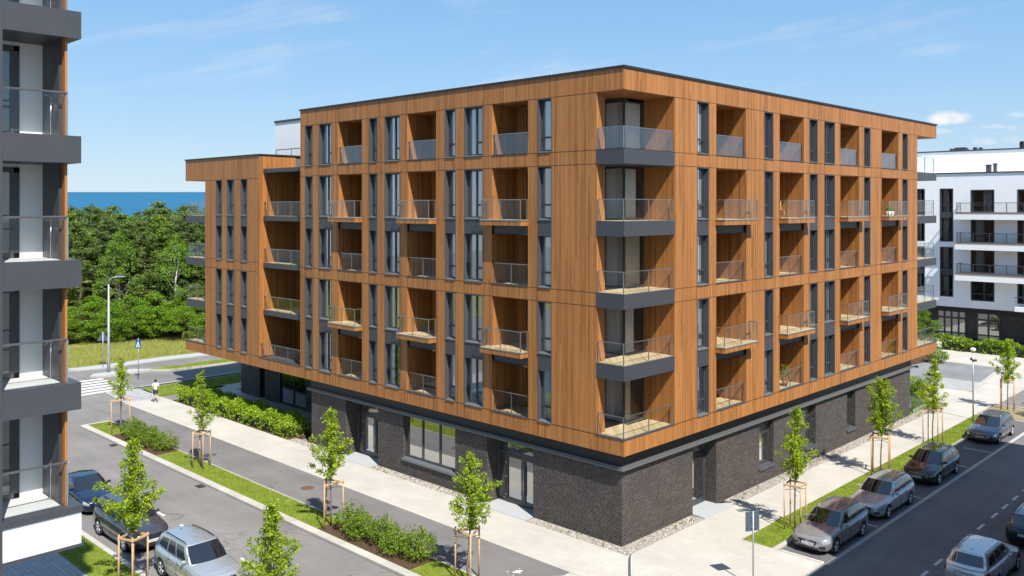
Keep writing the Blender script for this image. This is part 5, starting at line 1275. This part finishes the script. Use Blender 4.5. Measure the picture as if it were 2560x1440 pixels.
car('black estate car parked third, with glossy dark bonnet', 'wagon', 5.56, 20.95, SV, (.020, .021, .026), .5, G2, 'OTSE X02', 'TIZT', STEEL)
car('dark blue grey estate car parked alone at the far end of the bays', 'wagon', 5.46, 32.2, SV, (.085, .093, .118), .4, G2, 'C OPCCEZ', '', STEELB)
car('light silver estate car seen from behind at the bottom corner', 'wagon', 11.75, 8.55, rad(90), (.60, .61, .63), .55, None, 'CR 74EZ', '', STEEL)
car('dark grey blue estate car seen from behind, cut by the frame edge', 'wagon', 12.3, 14.7, rad(90), (.035, .042, .055), .6, None, 'COCK 5E7', '', STEELB)
G3 = 'cars parked along the near kerb of the main street'
car('light silver suv with roof rails in the foreground', 'suv', -10.75, -13.95, 0., (.50, .525, .54), .6, G3, 'SWV 480', '', None)
car('dark grey suv behind the leafy young tree', 'suv', -17.25, -13.95, 0., (.085, .085, .09), .6, G3, 'EKES 02', '', None)
car('dark navy saloon car half hidden by the near balconies', 'sedan', -23.6, -13.6, 0., (.008, .020, .055), .5, G3, 'KRA 31B', '', None)

# ================================================================== STREET FURNITURE
GALV = plain('galvanised_steel', (.40, .42, .44), .45, .6, .08)
SIGNB = plain('sign_back_grey', (.085, .115, .145), .5, .2, .08)
BLUE = plain('sign_blue', (.015, .085, .30), .4, 0, .05); SWHITE = plain('sign_white', (.78, .78, .78), .5, 0, .03)
t = thing('street_lamp', 'tall grey street lamp with curved arm in front of the woodland', 'lamp', (-58.0, .94, 0))
mb = MB(); mb.tube([(0, 0, 0), (0, 0, 1.2), (0, 0, 7.9)], [.16, .13, .075], 12); mb.obj('pole', GALV, t)
mb = MB(); mb.tube([(0, 0, 7.85), (.05, .03, 8.25), (.28, .2, 8.5), (.7, .5, 8.58)], [.07, .06, .055, .05], 8); mb.obj('arm', GALV, t)
mb = MB(); mb.cbox((.95, .68, 8.6), .75, .26, .12, .62, 0, .04); mb.obj('lamp_head', GALV, t)
t = thing('pedestrian_sign', 'blue square pedestrian crossing sign on a slim grey pole', 'sign', (-53.5, 1.7, 0), ANG)
mb = MB(); mb.tube([(0, 0, -.1), (0, 0, 3.45)], .035, 8); mb.obj('pole', GALV, t)
mb = MB(); mb.cbox((0, -.06, 2.95), .46, .03, .70); p = mb.obj('sign_panel', BLUE, t)
mb = MB(); mb.add([(x, -.08, z) for x, z in ((-.16, 2.70), (.16, 2.70), (0, 3.2))], [(0, 1, 2)]); mb.obj('symbol_field', SWHITE, p)
mb = MB(); mb.add([(x, -.085, z) for x, z in ((-.07, 2.72), (-.02, 2.72), (.0, 2.82), (.035, 2.72), (.075, 2.72), (.03, 2.95), (-.02, 2.95))], [(0, 1, 2, 3, 4, 5, 6)]); mb.obj('walker_symbol', BLACKM, p)
t = thing('warning_sign', 'triangular road sign seen from behind beside the tall lamp pole', 'sign', (-60.9, 1.55, 0), ANG)
mb = MB(); mb.tube([(0, 0, -.1), (0, 0, 3.3)], .035, 8); mb.obj('pole', GALV, t); mb = MB(); mb.add([(x, y, z) for y in (.0, .03) for x, z in ((-.55, 2.45), (.55, 2.45), (0, 3.4))], [(0, 1, 2), (5, 4, 3), (0, 3, 4, 1), (1, 4, 5, 2), (2, 5, 3, 0)]); mb.obj('sign_panel', SIGNB, t)
t = thing('path_lamp', 'slim post lamp with round white head beside the far parked car', 'lamp', (3.25, 36., 0))
mb = MB(); mb.tube([(0, 0, -.1), (-.02, 0, 4.75)], [.055, .04], 8); mb.obj('pole', GALV, t)
mb = MB(); mb.lathe([(.06, 4.72), (.16, 4.80), (.20, 4.9), (.14, 5.0), (.02, 5.03)], 16, 'z', (-.02, 0, 0)); mb.obj('lamp_head', SWHITE, t)
mb = MB(); mb.cbox((.08, 0, 4.15), .30, .12, .16, .4, 0, .03); mb.cbox((-.12, 0, 4.22), .16, .1, .2, .4, 0, .03); mb.obj('camera_box', ANTH, t)
for (lab, x, y, rot, h, w_) in (('grey road sign seen from behind on the corner paving', 5.68, .80, rad(62), 2.95, .62), ('narrow grey sign seen edge on at the bottom of the corner', at(1578, 30.6).x, at(1578, 30.6).y, rad(118), 2.75, .5)):
    t = thing('road_sign', lab, 'sign', (x, y, 0), rot)
    mb = MB(); mb.tube([(0, 0, -.1), (0, 0, h)], .032, 8); mb.obj('pole', GALV, t)
    mb = MB(); mb.cbox((0, .055, h-.40), w_, .03, .78, 0, 0, .01); p = mb.obj('sign_panel', SIGNB, t)
    mb = MB(); mb.cbox((0, .02, h-.18), .14, .04, .05); mb.cbox((0, .02, h-.62), .14, .04, .05); mb.obj('bracket', GALV, p)
t = thing('road_sign', 'blue and white plate facing down the side street, below the corner sign', 'sign', (1.0, -4.6, 0), rad(15)) if False else None
RUST = plain('rusty_iron', (.17, .085, .05), .75, .3, .3, 9.)
mb = MB(); mb.lathe([(.36, -.02), (.36, .004), (.33, .008), (.02, .008)], 24, 'z'); o = mb.obj('manhole_cover', RUST, None, (-17.3, -4.65, -.012)); tag(o, 'round rusty manhole cover in the cycle path', 'manhole cover')
for lab, x in (('iron drain grate at the kerb nearest the large shop window', -21.9), ('iron drain grate at the kerb near the far shrub bed', -33.5)):
    mb = MB(); mb.box(-.3, .3, -.2, .2, -.02, .012)
    for k in range(6): mb.box(-.25+k*.09, -.21+k*.09, -.17, .17, .012, .022)
    o = mb.obj('drain_grate', plain('drain_iron', (.05, .045, .042), .7, .3, .2), None, (x, -8.33, RZ)); tag(o, lab, 'drain')
t = thing('bollard', 'small dark bollard standing on the grey court', 'bollard', (-4.05, 50.6, 0)); mb = MB(); mb.lathe([(.2, 0), (.2, .55), (.16, .72), (.05, .78)], 12, 'z'); mb.obj('body', plain('navy_plastic', (.015, .018, .04), .5), t); mb = MB(); mb.lathe([(.21, .4), (.21, .5)], 12, 'z'); mb.obj('band', SWHITE, t)
t = thing('bollard_lamp', 'glass basement light standing in the grass wedge by the brick corner', 'skylight', (-.9, 36.6, 0))
mb = MB(); mb.add([(-.9, -1.6, 0), (.45, -1.6, 0), (.45, 1.8, 0), (-.9, 1.8, 0), (-.9, -1.6, 2.2), (-.9, 1.8, .7)], [(0, 1, 4), (1, 2, 5, 4), (2, 3, 5)]); mb.obj('glass_slope', glass_mat('skylight_glass', (.75, .82, .8), 2.), t)
mb = MB(); mb.tube([(.45, -1.6, 0), (-.9, -1.6, 2.2)], .04, 5); mb.tube([(.45, 1.8, 0), (-.9, 1.8, .7)], .04, 5); mb.tube([(-.9, -1.6, 2.2), (-.9, 1.8, .7)], .04, 5); mb.obj('frame', ANTH2, t); t.name = 'skylight'
# things kept on balconies
def chair(label, loc, rot):
    t = thing('balcony_chair', label, 'chair', loc, rot); M_ = STAKE
    mb = MB(); mb.cbox((0, 0, .43), .46, .46, .04, 0, 0, .01); mb.obj('seat', M_, t); mb = MB()
    for k in range(4): mb.cbox((0, .22, .52+.11*k), .44, .025, .07)
    mb.obj('backrest', M_, t)
    for sx in (-1, 1):
        for sy in (-1, 1): mb = MB(); mb.tube([(sx*.2, sy*.2, .0), (sx*.2, sy*.21, .43 if sy < 0 else .9)], .018, 6); mb.obj('leg', M_, t)
chair('wooden chair on the fourth floor balcony, second from the corner', (-.12, 14.6, 14.27), rad(90))
def pot_plant(label, loc, h, seed, flower=False):
    t = thing('potted_plant', label, 'plant', loc); mb = MB(); mb.lathe([(.13, 0), (.18, .30), (.16, .30), (.15, .26)], 14, 'z'); mb.obj('pot', plain('clay_pot', (.30, .13, .07), .8) if not flower else SWHITE, t)
    r = random.Random(seed); mb = MB()
    for _ in range(26): clump(mb, r, Vector((r.gauss(0, .16), r.gauss(0, .16), r.uniform(.3, h))), .12, 8, .10, .3)
    mb.obj('foliage', SHRUBL, t)
pot_plant('white pot with small plant on the fourth floor balcony farthest from the corner', (.25, 28.6, 14.27), .55, 1, True); pot_plant('bushy potted plant on the first floor loggia, second from the corner', (-.5, 15.6, 4.84), 1.1, 2); pot_plant('second white pot with small plant on the farthest fourth floor balcony', (.2, 29.3, 14.27), .45, 3, True)
# ================================================================== PERSON
def person(label, loc, rot):
    J = {'pelvis': (0, 0, .92), 'waist': (0, 0, 1.08), 'chest': (0, .01, 1.28), 'neckb': (0, .0, 1.42), 'neck': (0, .01, 1.48), 'head': (0, .025, 1.57), 'crown': (0, .02, 1.66),
         'shL': (-.17, 0, 1.38), 'elL': (-.23, .02, 1.12), 'wrL': (-.22, .10, .90), 'haL': (-.215, .13, .82), 'shR': (.17, 0, 1.38), 'elR': (.24, -.04, 1.13), 'wrR': (.24, .0, .90), 'haR': (.235, .03, .82),
         'hiL': (-.09, 0, .88), 'knL': (-.10, .14, .50), 'anL': (-.10, .04, .09), 'toL': (-.11, .20, .04), 'hiR': (.09, 0, .88), 'knR': (.10, .0, .48), 'anR': (.10, -.22, .13), 'toR': (.11, -.09, .03)}
    RADI = {'pelvis': .14, 'waist': .125, 'chest': .145, 'neckb': .09, 'neck': .05, 'head': .085, 'crown': .07, 'shL': .065, 'elL': .043, 'wrL': .03, 'haL': .03, 'shR': .065, 'elR': .043, 'wrR': .03, 'haR': .03,
            'hiL': .095, 'knL': .062, 'anL': .04, 'toL': .035, 'hiR': .095, 'knR': .062, 'anR': .04, 'toR': .035}
    E_ = [('pelvis', 'waist'), ('waist', 'chest'), ('chest', 'neckb'), ('neckb', 'neck'), ('neck', 'head'), ('head', 'crown'), ('chest', 'shL'), ('shL', 'elL'), ('elL', 'wrL'), ('wrL', 'haL'), ('chest', 'shR'), ('shR', 'elR'), ('elR', 'wrR'), ('wrR', 'haR'),
          ('pelvis', 'hiL'), ('hiL', 'knL'), ('knL', 'anL'), ('anL', 'toL'), ('pelvis', 'hiR'), ('hiR', 'knR'), ('knR', 'anR'), ('anR', 'toR')]
    def skin(keys, scale, mat, nm, parent, trim=None, extra=None):
        verts = []; rd = []; idx = {}
        P = dict(J)
        if trim:
            for k, (a, b, t) in trim.items(): P[k] = tuple(Vector(J[a]).lerp(Vector(J[b]), t)); RADI.setdefault(k, .05)
        for k in keys: idx[k] = len(verts); verts.append(P[k]); rd.append((extra or {}).get(k, RADI[k]*scale))
        ed = [(idx[a], idx[b]) for a, b in (EX or E_) if a in idx and b in idx]
        me = bpy.data.meshes.new(nm); me.from_pydata(verts, ed, []); me.materials.append(mat); o = place(nm, me, parent)
        o.modifiers.new('s', 'SKIN'); 
        for v, r0 in zip(me.skin_vertices[0].data, rd): v.radius = (r0, r0*.85)
        me.skin_vertices[0].data[0].use_root = True
        m = o.modifiers.new('u', 'SUBSURF'); m.levels = 2; m.render_levels = 2; return o
    EX = None
    SKIN = plain('skin', (.50, .30, .20), .6); SHIRT = plain('white_cotton', (.74, .73, .71), .9); SHORT = plain('navy_shorts_cloth', (.03, .04, .075), .9); HAIR = plain('dark_brown_hair', (.03, .015, .01), .7)
    t = skin(list(J), 1., SKIN, 'person', None); t.location = loc; t.rotation_euler[2] = rot; tag(t, label, 'person')
    EX = [('waist', 'chest'), ('chest', 'neckb'), ('waist', 'hem'), ('chest', 'shL'), ('shL', 'slL'), ('chest', 'shR'), ('shR', 'slR')]
    skin(['waist', 'chest', 'neckb', 'hem', 'shL', 'slL', 'shR', 'slR'], 1.14, SHIRT, 'shirt', t, {'hem': ('waist', 'pelvis', .85), 'slL': ('shL', 'elL', .75), 'slR': ('shR', 'elR', .75)}, {'hem': .165, 'slL': .068, 'slR': .068, 'neckb': .085})
    EX = [('pelvis', 'hiL'), ('hiL', 'legL'), ('pelvis', 'hiR'), ('hiR', 'legR')]
    skin(['pelvis', 'hiL', 'legL', 'hiR', 'legR'], 1.12, SHORT, 'shorts', t, {'legL': ('hiL', 'knL', .85), 'legR': ('hiR', 'knR', .85)}, {'legL': .09, 'legR': .09})
    mb = MB(); mb.lathe([(.02, 1.50), (.075, 1.52), (.098, 1.58), (.10, 1.63), (.085, 1.69), (.045, 1.72), (.01, 1.725)], 16, 'z', (0, -.004, 0)); mb.obj('hair', HAIR, t)
    for k, s in (('anL', -1), ('anR', 1)):
        a = Vector(J[k]); b = Vector(J['toL' if s < 0 else 'toR']); mb = MB(); mb.tube([a+Vector((0, -.05, -.03)), a.lerp(b, .5)+Vector((0, 0, -.01)), b+Vector((0, .05, .005))], [.05, .052, .04], 8); mb.obj('shoe', BLACKM, t)
    for k, s in (('L', -1), ('R', 1)):      # five separate slightly curled fingers
        h = Vector(J['ha'+k])
        mb = MB()
        for j in range(4): p = h+Vector((0, -.02+.014*j, -.02)); mb.tube([p, p+Vector((-s*.006, .01, -.035)), p+Vector((-s*.016, .012, -.06+.004*abs(j-1.5)))], [.008, .0075, .006], 6)
        p = h+Vector((-s*.01, .03, .01)); mb.tube([p, p+Vector((-s*.012, .022, -.02)), p+Vector((-s*.018, .026, -.042))], [.009, .008, .006], 6); mb.obj('fingers', SKIN, t)
    return t
person('person in white t-shirt and navy shorts walking away along the pavement', (-43.3, -1.3, 0.), rad(75))
# bag hanging from the left hand: a thing of its own
mb = MB(); mb.cbox((0, 0, .30), .10, .30, .36, 0, 0, .03); a_ = rad(75)
bp = Vector((-43.3, -1.3, 0))+Matrix.Rotation(a_, 3, 'Z')@Vector((-.22, .13, 0)); t = thing('shopping_bag', 'pale blue bag hanging from the left hand of the walking person', 'bag', (bp.x, bp.y, .18), a_)
mb.obj('bag_body', plain('pale_blue_cloth', (.40, .48, .58), .8), t); mb = MB(); mb.tube([(0, -.08, .46), (0, -.04, .62), (0, .04, .62), (0, .08, .46)], .009, 6); mb.obj('bag_handle', plain('bag_strap', (.35, .42, .52), .8), t)
# ================================================================== LIGHT, SKY, CAMERA
sd = Vector((1/1.37, -1/3.5, 1.)).normalized()
el = math.asin(sd.z); az = math.atan2(sd.x, sd.y)
W = bpy.data.worlds.new('World'); S.world = W; W.use_nodes = True
nt = W.node_tree; nt.nodes.clear()
sky = nt.nodes.new('ShaderNodeTexSky'); sky.sky_type = 'NISHITA'; sky.sun_disc = False
sky.sun_elevation = el; sky.sun_rotation = az; sky.altitude = 0; sky.air_density = SKYP[0]; sky.dust_density = SKYP[1]; sky.ozone_density = SKYP[2]
tc = nt.nodes.new('ShaderNodeTexCoord'); D_ = tc.outputs['Generated']
def vdot(v):
    n = nt.nodes.new('ShaderNodeVectorMath'); n.operation = 'DOT_PRODUCT'; L(nt, D_, n.inputs[0]); n.inputs[1].default_value = tuple(v); return n.outputs['Value']
fw = vdot(FWD); u_ = math_(nt, 'DIVIDE', vdot(RGT), math_(nt, 'MAXIMUM', fw, .05)); v_ = math_(nt, 'DIVIDE', vdot((0, 0, 1)), math_(nt, 'MAXIMUM', fw, .05))
nz = noise(nt, D_, 26, 6, .6); nz2 = noise(nt, D_, 9, 4, .6)
mask = None
for px, py, a, b, k in ((2375, 300, 62, 26, 1.), (2462, 356, 42, 18, .9), (2535, 352, 44, 20, .9), (2530, 322, 20, 12, .7), (2545, 288, 40, 16, .55), (2350, 330, 40, 10, .35), (2440, 395, 120, 16, .4), (2545, 385, 40, 14, .4), (2480, 318, 60, 10, .3)):
    du = math_(nt, 'DIVIDE', math_(nt, 'SUBTRACT', u_, (px-1280)/2201), a/2201); dv = math_(nt, 'DIVIDE', math_(nt, 'SUBTRACT', v_, (515-py)/2201), b/2201)
    dv = math_(nt, 'ADD', dv, math_(nt, 'MULTIPLY', math_(nt, 'MINIMUM', dv, 0), .9))
    r2 = math_(nt, 'ADD', math_(nt, 'MULTIPLY', du, du), math_(nt, 'MULTIPLY', dv, dv))
    e = math_(nt, 'ADD', math_(nt, 'SUBTRACT', 1., r2), math_(nt, 'MULTIPLY_ADD', nz, 2.6, -1.3))
    n = nt.nodes.new('ShaderNodeMapRange'); n.interpolation_type = 'SMOOTHSTEP'; L(nt, e, n.inputs[0]); n.inputs[1].default_value = .05; n.inputs[2].default_value = 1.2; n.inputs[3].default_value = 0; n.inputs[4].default_value = k
    mask = n.outputs[0] if mask is None else math_(nt, 'MAXIMUM', mask, n.outputs[0])
cv = N(nt, 'ShaderNodeCombineXYZ'); L(nt, math_(nt, 'ADD', math_(nt, 'MULTIPLY', u_, 3.), math_(nt, 'MULTIPLY', v_, -7.)), cv.inputs[0]); L(nt, math_(nt, 'ADD', math_(nt, 'MULTIPLY', v_, 16.), math_(nt, 'MULTIPLY', u_, -2.2)), cv.inputs[1])
ci = noise(nt, cv.outputs[0], 1.6, 7, .62)
c2 = nt.nodes.new('ShaderNodeMapRange'); c2.interpolation_type = 'SMOOTHSTEP'; L(nt, math_(nt, 'ADD', ci, math_(nt, 'MULTIPLY_ADD', nz2, .5, -.25)), c2.inputs[0]); c2.inputs[1].default_value = .47; c2.inputs[2].default_value = .84; c2.inputs[3].default_value = 0.; c2.inputs[4].default_value = .34
c3_ = nt.nodes.new('ShaderNodeMapRange'); L(nt, v_, c3_.inputs[0]); c3_.inputs[1].default_value = .02; c3_.inputs[2].default_value = .16
ciw = math_(nt, 'MULTIPLY', c2.outputs[0], c3_.outputs[0])
sx_ = nt.nodes.new('ShaderNodeSeparateXYZ'); L(nt, D_, sx_.inputs[0])
kk = 1/(SKYP[3]*2**EXPO)
clear = ramp(nt, sx_.outputs[2], ((.0, (.50*kk, .665*kk, .83*kk)), (.05, (.43*kk, .63*kk, .85*kk)), (.14, (.31*kk, .565*kk, .865*kk)), (.24, (.235*kk, .49*kk, .83*kk)), (.5, (.22*kk, .44*kk, .79*kk)), (1., (.22*kk, .43*kk, .78*kk))))
base_sky = mixc(nt, .82, sky.outputs[0], clear)
col = mixc(nt, ciw, base_sky, (SKYP[4],)*3)
shade = ramp(nt, nz, ((.3, tuple(SKYP[4]*k for k in (.78, .82, .90))), (.6, (SKYP[4]*1.02,)*3)))
col = mixc(nt, mask, col, shade)
bg = N(nt, 'ShaderNodeBackground', i_Strength=SKYP[3]); L(nt, col, bg.inputs[0])
ow = nt.nodes.new('ShaderNodeOutputWorld'); L(nt, bg.outputs[0], ow.inputs[0])
sl = bpy.data.lights.new('sun', 'SUN'); sl.energy = SUNE; sl.angle = rad(.53); sl.color = (1., .955, .88)
so = bpy.data.objects.new('sun', sl); COL.objects.link(so); so.rotation_euler = sd.to_track_quat('Z', 'Y').to_euler(); so.location = (40, -40, 60)
cd = bpy.data.cameras.new('camera'); co = bpy.data.objects.new('camera', cd); COL.objects.link(co)
cd.sensor_width = 36; cd.lens = 2201/2560*36; cd.shift_y = -(720-515)/2560; cd.clip_end = 9000; cd.clip_start = .1
co.location = CAM; co.rotation_euler = (rad(90), 0, ANG); S.camera = co
S.view_settings.view_transform = 'Standard'; S.view_settings.look = 'None'; S.view_settings.gamma = 1; S.view_settings.exposure = EXPO
try: S.view_settings.use_curve_mapping = False
except Exception: pass
S.cycles.max_bounces = 7; S.cycles.diffuse_bounces = 2; S.cycles.glossy_bounces = 4; S.cycles.transmission_bounces = 4; S.cycles.transparent_max_bounces = 14
S.cycles.caustics_reflective = False; S.cycles.caustics_refractive = False; S.cycles.sample_clamp_indirect = 4
S.cycles.use_denoising = True
try: S.cycles.denoiser = 'OPENIMAGEDENOISE'
except Exception: pass
